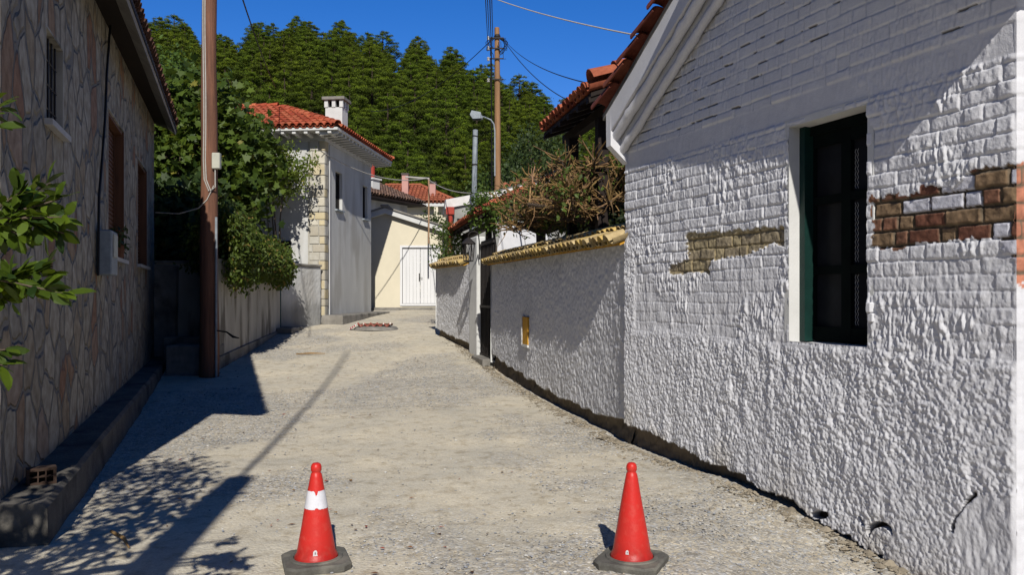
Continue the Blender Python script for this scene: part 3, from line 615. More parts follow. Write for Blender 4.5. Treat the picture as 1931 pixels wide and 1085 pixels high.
# cornice + roof (eave climbs slightly towards the far end)
b = MB()
for y0, y1 in [(-.9+i*.96, -.9+(i+1)*.96) for i in range(13)]:
    ze = lambda y: 4.46+.028*(y+.9)
    V = []
    for y in (y0, y1):
        z = ze(y)+.012*wob(y, 3); V += [(-.02, y, z+.42), (.06, y, z+.34), (.16, y, z+.20), (.30, y, z+.08), (.40, y, z+.0), (.42, y, z+.12), (-.02, y, z+.6)]
    b.add(V, [(i, 7+i, 7+(i+1) % 7, (i+1) % 7) for i in range(7)]+([(6, 5, 4, 3, 2, 1, 0)] if y0 < -.8 else [])+([tuple(range(7, 14))] if y1 > 11.4 else []))
b.build('cornice', M['soffit'], lh, smooth=True)
rl = bpy.data.objects.new('roof', None); C.objects.link(rl); rl.parent = lh
DT = [(.12, .055, .035), (.09, .045, .03), (.15, .07, .045)]
b = MB(); b.tiles((.40, -1.0, 4.57), (0, 12.6, .35), (-.9, 0, .36), 62, 5, .2, .34, .09, DT); b.build('roof_tiles', M['tile'], rl, smooth=True)
b = MB(); b.add([(.42, -1, 4.51), (.42, 11.7, 4.87), (-3.5, 11.7, 6.4), (-3.5, -1, 6.05), (.42, -1, 4.57), (.42, 11.7, 4.93), (-3.5, 11.7, 6.46), (-3.5, -1, 6.11), (-7.5, 11.7, 4.85), (-7.5, -1, 4.49), (-7.5, 11.7, 4.91), (-7.5, -1, 4.55)],
   [(0, 1, 2, 3), (7, 6, 5, 4), (0, 4, 5, 1), (3, 2, 8, 9), (11, 10, 6, 7), (0, 3, 7, 4), (1, 5, 6, 2), (3, 9, 11, 7), (2, 6, 10, 8)]); b.build('roof_deck', M['dwood'], rl)
MB().poly([(-.0, 0, 5.05), (-3.5, 0, 6.1), (-7, 0, 5.05)], (0, .3, 0)).build('gable', SM, lh); MB().poly([(-.0, LL-.3, 5.05), (-3.5, LL-.3, 6.3), (-7, LL-.3, 5.05)], (0, .3, 0)).build('gable', SM, lh)
# plinth
pl = MB(); n_ = 40; V = []
for i in range(n_+1):
    y = -.15+(LL+.1)*i/n_; xo = .29+.02*wob(y, 2); zt_ = .262+.006*y+.012*wob(y*2, 7); V += [(-.05, y, -.3), (xo+.02, y, -.3), (xo, y, zt_-.03), (xo-.03, y, zt_), (-.05, y, zt_+.01)]
Fc = [(4, 3, 2, 1, 0), tuple(n_*5+k for k in range(5))]
for i in range(n_):
    for k in range(5): Fc.append((i*5+k, i*5+(k+1) % 5, i*5+5+(k+1) % 5, i*5+5+k))
pl.add(V, Fc); pl.build('plinth', M['plinth'], lh, smooth=True)
# electricity meter box and black cable on the house
mb_ = thing('meter_box', 'small grey meter box on the stone wall below a black cable', 'meter box', lo, LA)
y0 = lsy(180); e = MB(); e.box(.003, .16, y0, y0+.52, 1.80, 2.30, bev=.012); e.build('case', M['pvc'], mb_)
e = MB(); e.box(.16, .175, y0+.1, y0+.42, 2.0, 2.26, bev=.004); e.build('cover', M['box'], mb_)
cy = [(0.0, 203, 0), (1, 197, 70), (2, 192, 140), (3, 189, 220), (4, 183, 300), (5, 177, 370), (6, 176, 440), (7, 175, 520)]
pts = []
for _, px, py in cy:
    s = lsy(px+2); Y = 5.05+s*math.cos(LA); z = CH+(HY-py)/F*Y; pts.append(lo+Vector((math.cos(LA)*.04-math.sin(LA)*s, math.sin(LA)*.04+math.cos(LA)*s, z)))
tag(MB().tube(pts, .014, 6).build('cable', M['cable']), 'black cable running down the stone wall into the meter box', 'cable')
# flower pot on the sill of the middle window
t = thing('potted_plant', 'small flowering plant on the sill of the shuttered window', 'plant', lo+Vector((math.cos(LA)*.0-math.sin(LA)*(OP[1][0]+.9), math.cos(LA)*(OP[1][0]+.9)+math.sin(LA)*.0, 2.06)), LA)
MB().lathe([(0, 0), (.07, 0), (.10, .16), (.085, .16), (.08, .14), (0, .14)], 14).build('pot', M['brick'], t)

# ------------------------------------------------------------------ foliage
def basis(n):
    d = rng.normal(size=(n, 3)); d /= np.linalg.norm(d, axis=1)[:, None]; u = rng.normal(size=(n, 3)); u -= d*(u*d).sum(1)[:, None]; u /= np.linalg.norm(u, axis=1)[:, None]
    return d, u, np.cross(d, u)
LEAF = np.array([(0, 0, 0), (.32, .22, .06), (.7, .2, .05), (1, 0, -.06), (.7, -.2, .05), (.32, -.22, .06)])
FIG = np.array([(0, 0), (.12, .30), (.05, .62), (.38, .36), (.62, .62), (.66, .28), (1.0, 0), (.66, -.28), (.62, -.62), (.38, -.36), (.05, -.62), (.12, -.30)])
FIG = np.concatenate([FIG, np.zeros((len(FIG), 1))], 1); FIG[:, 2] = .12*np.abs(FIG[:, 1])
DIA = np.array([(0, 0, 0), (.5, .3, .08), (1, 0, 0), (.5, -.3, -.05)])
def leaves(name, P, size, cols, T, parent=None, down=.3, up=.0, dirs=None, mat='leaf', nrms=None):
    n = len(P); d, u, w = basis(n)
    if dirs is not None: d = dirs+.55*d
    d[:, 2] -= down; d /= np.linalg.norm(d, axis=1)[:, None]
    nrm = rng.normal(size=(n, 3))*.6+np.array((0, -.35, .8))+up; nrm = nrm if nrms is None else nrms+.45*nrm; nrm -= d*(nrm*d).sum(1)[:, None]; nrm /= np.linalg.norm(nrm, axis=1)[:, None]
    u = np.cross(nrm, d); s = size*rng.uniform(.6, 1.25, n)
    V = (d[:, None]*T[None, :, :1]+u[:, None]*T[None, :, 1:2]+nrm[:, None]*T[None, :, 2:3])*s[:, None, None]+P[:, None]
    k = len(T); Fc = np.arange(n*k).reshape(n, k)
    return mesh_np(name, V.reshape(-1, 3), Fc, M[mat], parent, np.repeat(cols, k, 0))
def clumps(cen, rad, nc, seed_bias=.55, lump=.25):
    d, _, _ = basis(nc); r = rng.uniform(0, 1, nc)**(1/3.)*(1-seed_bias)+seed_bias*rng.uniform(.75, 1.08, nc)
    r *= 1+lump*(fbm(d[:, 0]*2+5, d[:, 2]*2+d[:, 1]*3+9, 3, 2)-.5)*2
    return np.array(cen)+d*r[:, None]*np.array(rad)
def cloud(cl, per, spread):
    P = np.repeat(cl, per, 0)+rng.normal(size=(len(cl)*per, 3))*spread; return P
def colmix(n, a, b_, c=None, pc_=.06, per=1):
    t_ = np.repeat(rng.uniform(0, 1, (max(1, n//per)+1, 1)), per, 0)[:n]*.6+rng.uniform(0, 1, (n, 1))*.4
    o = np.array(a)*(1-t_)+np.array(b_)*t_
    if c is not None: k = rng.uniform(0, 1, n) < pc_; o[k] = c
    return o
def limbs(b, base, tips, r0, fork=.4, col=(1, 1, 1)):
    base = Vector(base)
    for tp in tips:
        tp = Vector(tp); m1 = base.lerp(tp, .5)+Vector((random.uniform(-.1, .1), random.uniform(-.1, .1), .12*(tp-base).length))
        b.tube([base, base.lerp(m1, .5)+Vector((random.uniform(-.05, .05),)*3), m1, tp], [r0, r0*.7, r0*.45, r0*.15], 5, col)
def bush(name, label, cat, cen, rad, nc, per, size, a, b_, T=LEAF, c=None, pc_=.05, extra=None, spread=.16, trunk=True, base=None, bias=.6, down=.3, group=None, nl=14, tr=.09):
    base = base or (cen[0], cen[1], G(cen[0], cen[1])-.05); t = thing(name, label, cat, base, 0, group)
    cl = clumps(cen, rad, nc, bias)
    if extra: cl = np.concatenate([cl, clumps(*extra, bias)])
    P = cloud(cl, per, spread)-np.array(base)
    leaves('crown', P, size, colmix(len(P), a, b_, c, pc_, per), T, t, down)
    if trunk:
        b = MB(); top = Vector((cen[0]-base[0], cen[1]-base[1], max(.3, (cen[2]-base[2])-.45*rad[2])))
        b.tube([(0, 0, 0), top*.5+Vector((.08, .03, 0)), top], [tr*1.3, tr, tr*.8], 8)
        limbs(b, top, [Vector(x)-Vector(base) for x in cl[::max(1, nc//nl)]], tr*.55); b.build('trunk', M['bark'], t)
    return t
# pot plant leaves
P = cloud(clumps((0, 0, .26), (.16, .2, .16), 22), 9, .03); leaves('foliage', P, .07, colmix(len(P), (.04, .07, .02), (.07, .11, .03), (.45, .10, .06), .04), LEAF, t)
# fig tree
bush('fig_tree', 'large fig tree with broad lobed leaves behind the wooden pole', 'tree', (-8.35, 19.8, 4.5), (2.1, 1.5, 2.45), 440, 26, .19, (.025, .055, .009), (.135, .20, .022), FIG, (.26, .24, .04), .03, ((-7.45, 21.0, 5.15), (1.15, .8, 1.15), 170), .24, base=(-8.2, 19.9, .4), down=.5, tr=.16, nl=26)
bush('fruit_tree', 'pale green tree with small leaves rising above the fig tree', 'tree', (-9.6, 22.5, 6.2), (1.9, 1.5, 2.2), 240, 26, .16, (.05, .10, .02), (.11, .19, .03), LEAF, None, .0, None, .22, base=(-9.6, 22.5, .5))
# creeper cascading to the right of the fig
t = thing('climbing_vine', 'small leaved vine cascading in front of the white house corner', 'vine', (-5.9, 20.6, .55)); cl = []
for i in range(50):
    u = random.uniform(0, 1); x = -6.95+1.5*u+random.gauss(0, .10); z = 5.6-.45*u+random.gauss(0, .18); l_ = random.uniform(.3, 2.3)*(1.0-.72*u)
    for k_ in range(int(l_/.12)): f_ = k_*.12; cl.append((x-.30*f_+random.gauss(0, .05), 21.75+random.gauss(0, .14), z-f_))
P = cloud(np.array(cl), 13, .10)-np.array((-5.9, 20.6, .55)); leaves('crown', P, .10, colmix(len(P), (.05, .09, .012), (.20, .26, .03), (.30, .28, .05), .05, 13), LEAF, t, .7)
b = MB(); limbs(b, (-.2, .1, 0), [Vector(x)-Vector((-5.9, 20.6, .55)) for x in cl[::60]], .04); b.build('stem', M['bark'], t)
# ivy hedge over the left garden wall
t = thing('ivy_hedge', 'dense ivy hedge spilling over the pale garden wall beside the pole', 'hedge', (-5.5, 15, .15)); cl = []
for i in range(1700):
    u = rng.uniform(0, 1); Y = 14.75+5.3*u; xw = -5.42-.092*(Y-14.5); a_ = rng.uniform(-.9, 3.6)
    hgt = .62+.12*math.sin(u*9)+.1*noise(np.array(u*12), np.array(0.), 3)-.30*u; cl.append((xw-.1+.42*math.cos(a_)*(1+.15*rng.normal()), Y, 2.42-.15*u+hgt*math.sin(a_)*(1+.12*rng.normal())))
P = cloud(np.array(cl), 16, .09)-np.array((-5.5, 15, .15)); leaves('foliage', P, .095, colmix(len(P), (.035, .065, .010), (.13, .18, .022), (.26, .19, .05), .05, 16), LEAF, t, .6)
b = MB()
for i in range(7): Y = 15.2+i*.7; xw = -5.72-.092*(Y-14.5); b.tube([(xw+5.5, Y-15, 0), (xw+5.55, Y-15+.1, 1.2), (xw+5.45, Y-15, 2.4)], [.04, .03, .02], 6)
b.build('stem', M['bark'], t)
# dark tree mass behind fig (fills the shade)
bush('laurel_tree', 'dark leafy tree in the shade behind the pale courtyard wall', 'tree', (-7.9, 18.2, 2.6), (1.5, 1.3, 1.5), 160, 26, .20, (.025, .05, .012), (.05, .085, .02), FIG, None, 0, None, .25, base=(-7.9, 18.4, .3))
bush('evergreen_tree', 'dark small leaved evergreen tree behind the wooden pole on the right', 'tree', (1.1, 28, 5.0), (1.75, 1.4, 2.5), 260, 26, .15, (.03, .06, .015), (.075, .11, .03), LEAF, None, 0, None, .2)
bush('shrub', 'bright green shrub growing over the short garden wall', 'shrub', (-1.62, 20.6, 2.75), (.36, .5, .75), 85, 24, .085, (.05, .09, .015), (.12, .18, .03), LEAF, (.35, .3, .2), .05, None, .09, tr=.03)
bush('climbing_vine', 'bright green vine trailing over the gate canopy', 'vine', (-.42, 16.6, 3.35), (.42, .6, .40), 75, 26, .085, (.05, .10, .015), (.13, .21, .03), LEAF, None, 0, None, .10, base=(-.2, 17.0, .3), tr=.03)
bush('orange_tree', 'round dark green tree between the far houses and the street pipe', 'tree', (-3.0, 33, 3.5), (.85, 1.0, 1.5), 110, 24, .14, (.035, .065, .015), (.08, .12, .02), LEAF, None, 0, None, .2)
bush('young_tree', 'light green leafy tree beyond the wooden utility pole', 'tree', (-.1, 30, 4.6), (1.8, 1.2, 1.9), 170, 22, .17, (.045, .09, .015), (.11, .17, .03), LEAF, None, 0, None, .24)
bush('hedge_bush', 'yellow green bush under the pergola posts', 'bush', (1.3, 12.7, 3.0), (.75, .6, .55), 90, 20, .10, (.05, .09, .015), (.13, .17, .03), LEAF, None, 0, None, .14)
# citrus tree, near left
base = Vector((-2.75, 2.1, 0)); t = thing('citrus_tree', 'citrus tree with glossy leaves and a green fruit at the left edge', 'tree', base)
cl = clumps((-2.9, 2.3, 2.55), (1.0, 1.1, 1.35), 300, .5); cl = cl[cl[:, 0] < -.70*cl[:, 1]-.12]
P = cloud(cl, 12, .12); P = P[(P[:, 0] < -.69*P[:, 1]-.05) | (P[:, 1] < .2)]
spr = []; dr = []
def sprig(px, py, Y, ang, ln, nlv):
    tip = at(px, py, Y); d = Vector((math.cos(ang), -.1, math.sin(ang))).normalized(); o = tip-d*ln
    nlv = int(nlv*3.0)
    for i in range(nlv):
        f = (i+.5)/nlv; p = o.lerp(tip, f); sd = Vector((random.gauss(0, .45), random.gauss(0, .45), random.gauss(0, .45)))
        spr.append(p+sd*.01); dr.append((d*1.0+sd).normalized())
    return o, tip
tw = []
for a in [(115, 375, 2.3, .25, .22, 11), (95, 345, 2.35, .5, .2, 9), (125, 410, 2.25, .0, .2, 10), (85, 440, 2.3, -.7, .16, 9), (120, 440, 2.3, -.3, .18, 9), (60, 400, 2.4, .3, .2, 9), (40, 360, 2.3, .6, .16, 8), (45, 450, 2.3, -.5, .15, 8), (20, 420, 2.3, .2, .15, 8),
          (100, 520, 2.25, .05, .25, 12), (125, 555, 2.2, -.2, .25, 11), (90, 500, 2.25, .35, .2, 8), (60, 545, 2.3, -.2, .2, 8), (30, 520, 2.25, .3, .15, 8), (20, 570, 2.3, -.4, .12, 6), (10, 660, 2.2, .1, .12, 5), (5, 690, 2.2, -.3, .1, 4), (5, 205, 2.3, 0, .08, 3), (0, 235, 2.3, -.1, .1, 3)]: tw.append(sprig(*a))
PS = np.array([tuple(p) for p in spr]); DS = np.array([tuple(p) for p in dr])
BV = np.array(tuple(base))
leaves('crown', P-BV, .10, colmix(len(P), (.04, .085, .012), (.10, .17, .02), None, 0, 12), LEAF, t, .3)
leaves('leaf_spray', PS-BV, .066, colmix(len(PS), (.012, .035, .006), (.13, .20, .010), None), np.array([(0, 0, 0), (.2, .16, .03), (.55, .23, .05), (.85, .12, .02), (1, 0, -.05), (.85, -.12, .02), (.55, -.23, .05), (.2, -.16, .03)]), t, .12, dirs=DS)
b = MB(); b.tube([(0, 0, 0), (.05, .05, .6), (-.05, .1, 1.2), (-.1, .15, 2.0)], [.07, .06, .05, .04], 8)
for x in cl[::9]: limbs(b, (-.05, .1, 1.2), [Vector(x)-base], .022)
for o, tp in tw: b.tube([Vector((-.05, .1, 1.5)), (o-base)*.6+Vector((0, 0, .7)), o-base, tp-base], [.016, .008, .004, .002], 5)
b.build('trunk', M['bark'], t)
fr_ = MB(); fr_.sm = True; o_ = at(52, 377, 2.36)-base; fr_.lathe([(0.0001, -.037)]+[(.038*math.sin(x), -.037*math.cos(x)) for x in np.linspace(.2, 2.94, 12)]+[(.0001, .037)], 18, o_); fr_.build('fruit', M['fruit'], t)
# pruned shrubs behind the garden wall: stubby cut branches
def pruned(label, base, cen, rad, n, seed, r0=.05, dark=1):
    random.seed(seed); base = Vector(base); t = thing('pruned_shrub', label, 'shrub', base); b = MB(); b2 = MB()
    heads = [Vector(cen)+Vector((random.uniform(-1, 1)*rad[0], random.uniform(-1, 1)*rad[1], random.uniform(-.7, .6)*rad[2])) for _ in range(26)]
    fork = Vector((base.x, base.y, cen[2]-rad[2]*.75))
    b2.tube([(0, 0, 0), (fork-base)*.5+Vector((.04, 0, 0)), fork-base], [.10, .085, .08], 9)
    for h_ in heads:
        m_ = fork.lerp(h_, .55)+Vector((random.gauss(0, .06), random.gauss(0, .06), .05)); b2.tube([fork-base, m_-base, h_-base], [.045, .032, .02], 6, (.75, .75, .8))
        for k_ in range(int(n*1.7)//26):
            s_ = m_.lerp(h_, random.uniform(.2, 1)); d = Vector((random.gauss(-.15, .7), random.gauss(-.2, .7), random.gauss(.42, .5))).normalized(); l_ = random.uniform(.12, .42); r_ = random.choice([random.uniform(.005, .010), random.uniform(.007, .018)])
            c = random.uniform(.55, 1.3)*dark; e_ = s_+d*l_+Vector((random.gauss(0, .03), random.gauss(0, .03), random.gauss(0, .03)))
            b.tube([s_-base, s_+d*l_*.5+Vector((random.gauss(0, .02), 0, random.gauss(0, .02)))-base, e_-base], [r_, r_*.75, r_*.5], 5, (c, c*random.uniform(.92, 1.08), c*random.uniform(.8, 1.3)))
            if random.random() < .5:
                m2 = s_+d*l_*.6; d2 = (d+Vector((random.gauss(0, .6), random.gauss(0, .6), random.gauss(0, .6)))).normalized(); b.tube([m2-base, m2+d2*random.uniform(.08, .2)-base], [r_*.6, r_*.45], 4, (c, c, c*.9))
    b2.build('trunk', M['bark'], t); b.build('branches', M['twig'], t)
    hc = np.array([tuple(h_-base) for h_ in heads[::3]]); P = cloud(hc, 60, .14); leaves('foliage', P, .08, colmix(len(P), (.04, .075, .012), (.13, .19, .03), None, 0, 20), LEAF, t)
    return t
pruned('bare pruned shrub with a short thick trunk above the yellow coping', (.47, 13.0, .15), (.47, 12.9, 3.0), (.62, .7, .55), 340, 3)
pruned('tangled heap of cut brown branches next to the brick house', (1.12, 10.9, .1), (1.02, 10.7, 3.0), (.55, .8, .62), 460, 8, dark=.9)
pruned('sprawling pruned shrub with pale cut stems in the middle of the hedge', (.95, 12.2, .1), (.80, 12.0, 3.1), (.6, .8, .5), 340, 5, dark=1.1)
random.seed(21)
bush('dark_shrub', 'dark leafy shrub in the shade below the pruned branches', 'shrub', (1.5, 11.2, 2.25), (.45, 1.3, .5), 120, 24, .09, (.02, .035, .01), (.05, .07, .02), LEAF, None, 0, None, .09)

# ------------------------------------------------------------------ left street wall, courtyard wall, pole
t = thing('garden_wall', 'stained pale garden wall under the ivy hedge', 'wall', (-5.42, 14.5, 0), fr((-5.42, 14.5), (-5.95, 20.4))[1])
b = MB(); b.box(-.25, 0, 0, 5.92, 0, 2.25); b.build('wall_face', M['creamw'], t)
b = MB(); b.box(-.02, .045, -.02, 5.9, .0, .42); b.v = [(x, y, z+(.045*y if z > .3 else 0)) for x, y, z in b.v]; b.build('footing', M['conc'], t)
t = thing('courtyard_wall', 'shaded pale wall with a buttress between the stone house and the pole', 'wall', (-7.2, 16.1, 0))
b = MB(); b.box(0, 1.60, 0, .25, .0, 2.22); b.build('wall_face', M['creamw'], t)
b = MB(); b.poly([(.0, -.12, .0), (.42, -.12, .0), (.46, -.12, 2.15), (.0, -.12, 2.2)], (0, .12, 0)); b.build('buttress', M['conc'], t)
b = MB(); b.box(-.02, 1.6, -.04, .29, 2.22, 2.27); b.build('cap', M['conc'], t)
t = thing('concrete_block', 'old concrete step block at the foot of the wooden pole', 'step', (-6.2, 14.2, .05))
b = MB(); b.box(.0, .75, 0, .9, .0, .62, bev=.03); b.box(.0, .95, -.14, 1.0, -.1, .12, bev=.02); b.build('upper_block', M['conc'], t)
b = MB(); b.box(-.45, .68, .92, 1.3, 0, .72, bev=.03); b.build('slab', M['conc'], t)
pp = Vector((-5.33, 14.0, G(-5.33, 14)-.1)); t = thing('utility_pole', 'thick reddish brown wooden pole beside the stone house', 'pole', pp)
b = MB(); b.sm = True; V = []; hs = np.linspace(0, 7.6, 20)
b.tube([(-.02*0+.006*math.sin(z_*2), 0, z_) for z_ in hs], [.168-.0068*z_+.004*math.sin(z_*3) for z_ in hs], 14); b.build('post', M['wood'], t)
b = MB(); 
for dx in (-.05, -.015):
    b.tube([(dx+.01*math.sin(z_*1.7), -.155+.006*z_-.012, z_) for z_ in np.linspace(7.5, 3.9, 14)]+[(.02+dx, -.15, 3.55), (.10+dx, -.15, 3.35), (.16, -.14, 3.42), (.15, -.12, 3.72)], .011, 5)
b.tube([(.13, -.13, 3.45), (.02, -.15, 3.2), (-.12, -.17, 3.05), (-.45, -.2, 2.95), (-.9, -.1, 2.98)], .010, 5); b.build('white_cables', M['wcable'], t)
e = MB(); e.box(.10, .24, -.16, -.06, 3.74, 4.02, bev=.012); e.build('junction_box', M['box'], t)
e = MB(); e.tube([(.16, -.10, z_) for z_ in (0, .9, 1.8, 2.9)], .022, 8); e.build('conduit', M['pvc'], t)
tag(MB().tube([(-5.15, 13.9, .95), (-4.95, 13.8, .93), (-4.82, 13.75, .85), (-4.70, 13.7, .83)], [.012, .014, .022, .008], 6).build('cut_cable', M['cable']), 'frayed cable end sticking out beside the pole', 'cable')
# low wall + teal gate + white house corner
a0, a1 = (-6.05, 20.75), (-5.38, 22.42); L_, an = fr(a0, a1)
t = thing('garden_gate', 'narrow teal metal gate at the end of the ivy covered wall', 'gate', (-5.97, 20.42, .6), fr((-5.97, 20.42), (-6.03, 20.78))[1])
b = MB(); b.box(-.06, -.02, 0, .38, .08, 1.72); b.build('panel', M['teal'], t); b = MB(); b.box(-.08, 0, -.03, .03, 0, 1.78); b.box(-.08, 0, .34, .4, 0, 1.78); b.build('frame', M['teal'], t)
t = thing('boundary_wall', 'low roughcast wall in front of the white two storey house', 'wall', (*a0, 0), an)
s_ = np.arange(0, L_, .025); z_ = np.arange(.3, 2.36, .025); S1, Z1 = np.meshgrid(s_, z_); n1 = len(s_); ii, jj = np.meshgrid(np.arange(len(z_)-1), np.arange(n1-1), indexing='ij')
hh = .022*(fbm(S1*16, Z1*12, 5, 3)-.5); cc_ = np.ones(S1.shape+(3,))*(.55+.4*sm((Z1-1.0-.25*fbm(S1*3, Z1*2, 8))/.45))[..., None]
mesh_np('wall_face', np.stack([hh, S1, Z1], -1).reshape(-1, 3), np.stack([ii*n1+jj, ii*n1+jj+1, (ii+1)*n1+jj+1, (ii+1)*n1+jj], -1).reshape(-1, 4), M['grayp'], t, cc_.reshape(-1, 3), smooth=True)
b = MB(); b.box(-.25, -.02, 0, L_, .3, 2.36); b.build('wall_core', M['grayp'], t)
b = MB(); b.box(-.3, .05, -.03, L_-.02, 2.36, 2.42, bev=.01); b.build('cap', M['conc'], t)
tag(MB().box(-6.35, -5.5, 19.9, 20.95, .3, .74, bev=.02).build('doorstep', M['conc']), 'concrete doorstep below the narrow teal gate', 'step')

# ------------------------------------------------------------------ white two-storey house
HA = -math.atan(.11); ho = Vector((-5.33, 22.6, 0)); hs_ = thing('white_house', 'white two storey house with stone quoins and red tiled hip roof', 'house', ho, HA)
WZ = 6.05; D = 4.65; Wd = 8.0; b = MB()
wins = [(.95, 1.58, 4.12, 5.25), (3.68, 4.22, 4.1, 5.2)]
yc = [0]+[v for w in wins for v in w[:2]]+[D]
for i in range(len(yc)-1):
    if i % 2 == 0: b.box(-.25, 0, yc[i], yc[i+1], .3, WZ)
    else: o = wins[i//2]; b.box(-.25, 0, yc[i], yc[i+1], .3, o[2]); b.box(-.25, 0, yc[i], yc[i+1], o[3], WZ)
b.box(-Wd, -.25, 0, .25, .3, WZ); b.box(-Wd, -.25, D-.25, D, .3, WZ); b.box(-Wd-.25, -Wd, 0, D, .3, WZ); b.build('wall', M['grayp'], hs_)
for (y0, y1, z0, z1) in wins:
    w = bpy.data.objects.new('window', None); C.objects.link(w); w.parent = hs_; w.location = (0, y0, z0); W, H = y1-y0, z1-z0
    e = MB(); e.box(-.17, -.13, 0, W, 0, H); e.build('pane', M['glass'], w)
    e = MB(); e.box(-.16, -.09, 0, .05, 0, H); e.box(-.16, -.09, W-.05, W, 0, H); e.box(-.16, -.09, .05, W-.05, H-.05, H); e.box(-.16, -.09, .05, W-.05, 0, .05); e.build('frame', M['blk'], w)
    e = MB(); e.box(-.1, .07, -.04, W+.04, -.05, -.0); e.build('sill', M['pvc'], w)
b = MB()   # stone quoins
r_ = random.Random(4); z = .75
QC = [(.62, .54, .37), (.66, .62, .52), (.56, .54, .48), (.66, .57, .37), (.68, .66, .60), (.52, .48, .40)]
b.box(-.48, -.0, -.012, .0, .5, WZ, (.50, .48, .43)); b.box(-.0, .012, .0, .28, .5, WZ, (.45, .43, .38))
while z < WZ-.1:
    hgt = r_.uniform(.16, .40); hgt = min(hgt, WZ-z-.02); x = .0
    xs_ = [0, r_.choice([r_.uniform(.12, .2), r_.uniform(.28, .36)]), r_.uniform(.43, .465)]
    for k_ in range(2):
        b.box(-xs_[k_+1]+.012, -xs_[k_]-.012+(.024 if k_ == 0 else 0), -.035+r_.uniform(-.006, .006), -.010, z+.012, z+hgt-.012, r_.choice(QC), bev=.008)
    b.box(.010, .03, -.02, r_.choice([.26, .16]), z+.012, z+hgt-.012, tuple(.8*q_ for q_ in r_.choice(QC)), bev=.006); z += hgt
b.build('quoins', M['quoin'], hs_)
e = MB(); e.box(-1.02, -.98, -.02, .02, 2.2, 3.12); e.box(-2.2, -1.02, -.02, .02, 3.07, 3.12); e.build('window_frame', M['blk'], hs_); e = MB(); e.box(-2.2, -1.02, -.012, .01, 2.2, 3.07); e.build('window_pane', M['glass'], hs_)
b = MB(); b.tube([(.045, .31, z_) for z_ in (.9, 3, 5.9)], .018, 8); b.build('downpipe', M['grayp'], hs_)
b = MB(); b.box(.0, .62, -.25, D+.15, .5, 1.0, bev=.02); b.build('base_step', M['conc'], hs_)
rf = bpy.data.objects.new('roof', None); C.objects.link(rf); rf.parent = hs_
ov = .58; x0, x1, y0, y1 = -Wd-ov, ov, -ov, D+ov; hh_ = (y1-y0)/2; ym = (y0+y1)/2; ze_ = 6.22; zr2 = ze_+hh_*.43
b = MB(); b.box(x0, x1, y0, y1, ze_-.07, ze_); 
for i in range(18):
    y = y0+.14+i*.33; b.poly([(.0, y, ze_-.19), (ov-.04, y, ze_-.15), (ov-.04, y, ze_-.072), (0, y, ze_-.072)], (0, .10, 0))
for i in range(24):
    x = x1-.2-i*.34; b.poly([(x, -.0, ze_-.19), (x, -ov+.04, ze_-.15), (x, -ov+.04, ze_-.072), (x, 0, ze_-.072)], (-.10, 0, 0))
b.box(-Wd, .04, -.04, D+.04, ze_-.2, ze_-.071) if 0 else b.box(-Wd, .035, -.035, D+.035, WZ-.1, ze_-.071); b.build('eaves', M['plain'], rf)
HT = [(.50, .10, .045), (.56, .14, .07), (.42, .085, .04), (.60, .17, .08)]
def hip(bm, x0, x1, y0, y1, ze, zr, cols, w=.2, l=.34):
    hh_ = (y1-y0)/2; ym = (y0+y1)/2; r0 = Vector((x0+hh_, ym, zr)); r1 = Vector((x1-hh_, ym, zr)); pit = (zr-ze)/hh_
    def face(O, U, V, Lg, tri):
        U = Vector(U); V = Vector(V).normalized(); Nn = U.cross(V); Nn = Nn if Nn.z > 0 else -Nn; sl = math.hypot(hh_, zr-ze); cols_n = int(Lg/w)
        for i in range(cols_n+1):
            u = (i+.5)*w; 
            for j in range(int(sl/l)+1):
                f = (j+.6)*l/sl
                if u < f*hh_-.05 or u > Lg-f*hh_+.05 or f > 1.08: continue
                c = random.choice(cols); qq = random.uniform(.8, 1.15); c = tuple(x*qq for x in c); p = O+U*u+V*(j*l)
                bm.tile(p+Nn*.05, p+V*l*1.1+Nn*.03, U, Nn, w*.46, w*.38, c, 1, 5)
                p2 = p+U*w*.5; bm.tile(p2+Nn*.06, p2+V*l*1.1+Nn*.04, U, Nn, w*.44, w*.4, tuple(x*.75 for x in c), -1, 3)
    face(Vector((x0, y0-.03, ze)), (1, 0, 0), (0, 1, pit), x1-x0, 0)
    face(Vector((x1+.03, y0, ze)), (0, 1, 0), (-1, 0, pit), y1-y0, 1)
    for a_, b__ in ((Vector((x1, y0, ze)), r1), (Vector((x1, y1, ze)), r1), (r1, r0)):
        d = (b__-a_); n_ = max(1, int(d.length/.36)); dn = d.normalized(); U = dn.cross(Vector((0, 0, 1))).normalized(); Nn = U.cross(dn); Nn = Nn if Nn.z > 0 else -Nn
        for k_ in range(n_): p = a_+dn*(k_*.36)+Nn*.05; bm.tile(p+Nn*.04, p+dn*.4+Nn*.02, U, Nn, .11, .095, random.choice(cols), 1, 7)
    return r0, r1
b = MB(); r0, r1 = hip(b, x0, x1, y0, y1, ze_, zr2, HT); b.build('roof_tiles', M['tile'], rf, smooth=True)
b = MB(); A = [(x0, y0, ze_+.003), (x1, y0, ze_+.003), (x1, y1, ze_+.003), (x0, y1, ze_+.003), tuple(r0), tuple(r1)]; b.add(A, [(0, 1, 5, 4), (1, 2, 5), (2, 3, 4, 5), (3, 0, 4)]); b.build('roof_deck', M['dwood'], rf)
ch = bpy.data.objects.new('chimney', None); C.objects.link(ch); ch.parent = rf
cx, cy_ = -.42, 2.3
e = MB(); e.box(cx-.27, cx+.27, cy_-.27, cy_+.27, 6.2, 7.40)
for dx in (-.24, .0, .24):
    for dy in (-.24, 0, .24):
        if dx or dy: e.box(cx+dx-.055+(.03 if dx < 0 else -.03 if dx > 0 else 0)*0, cx+dx+.055, cy_+dy-.055, cy_+dy+.055, 7.40, 7.62)
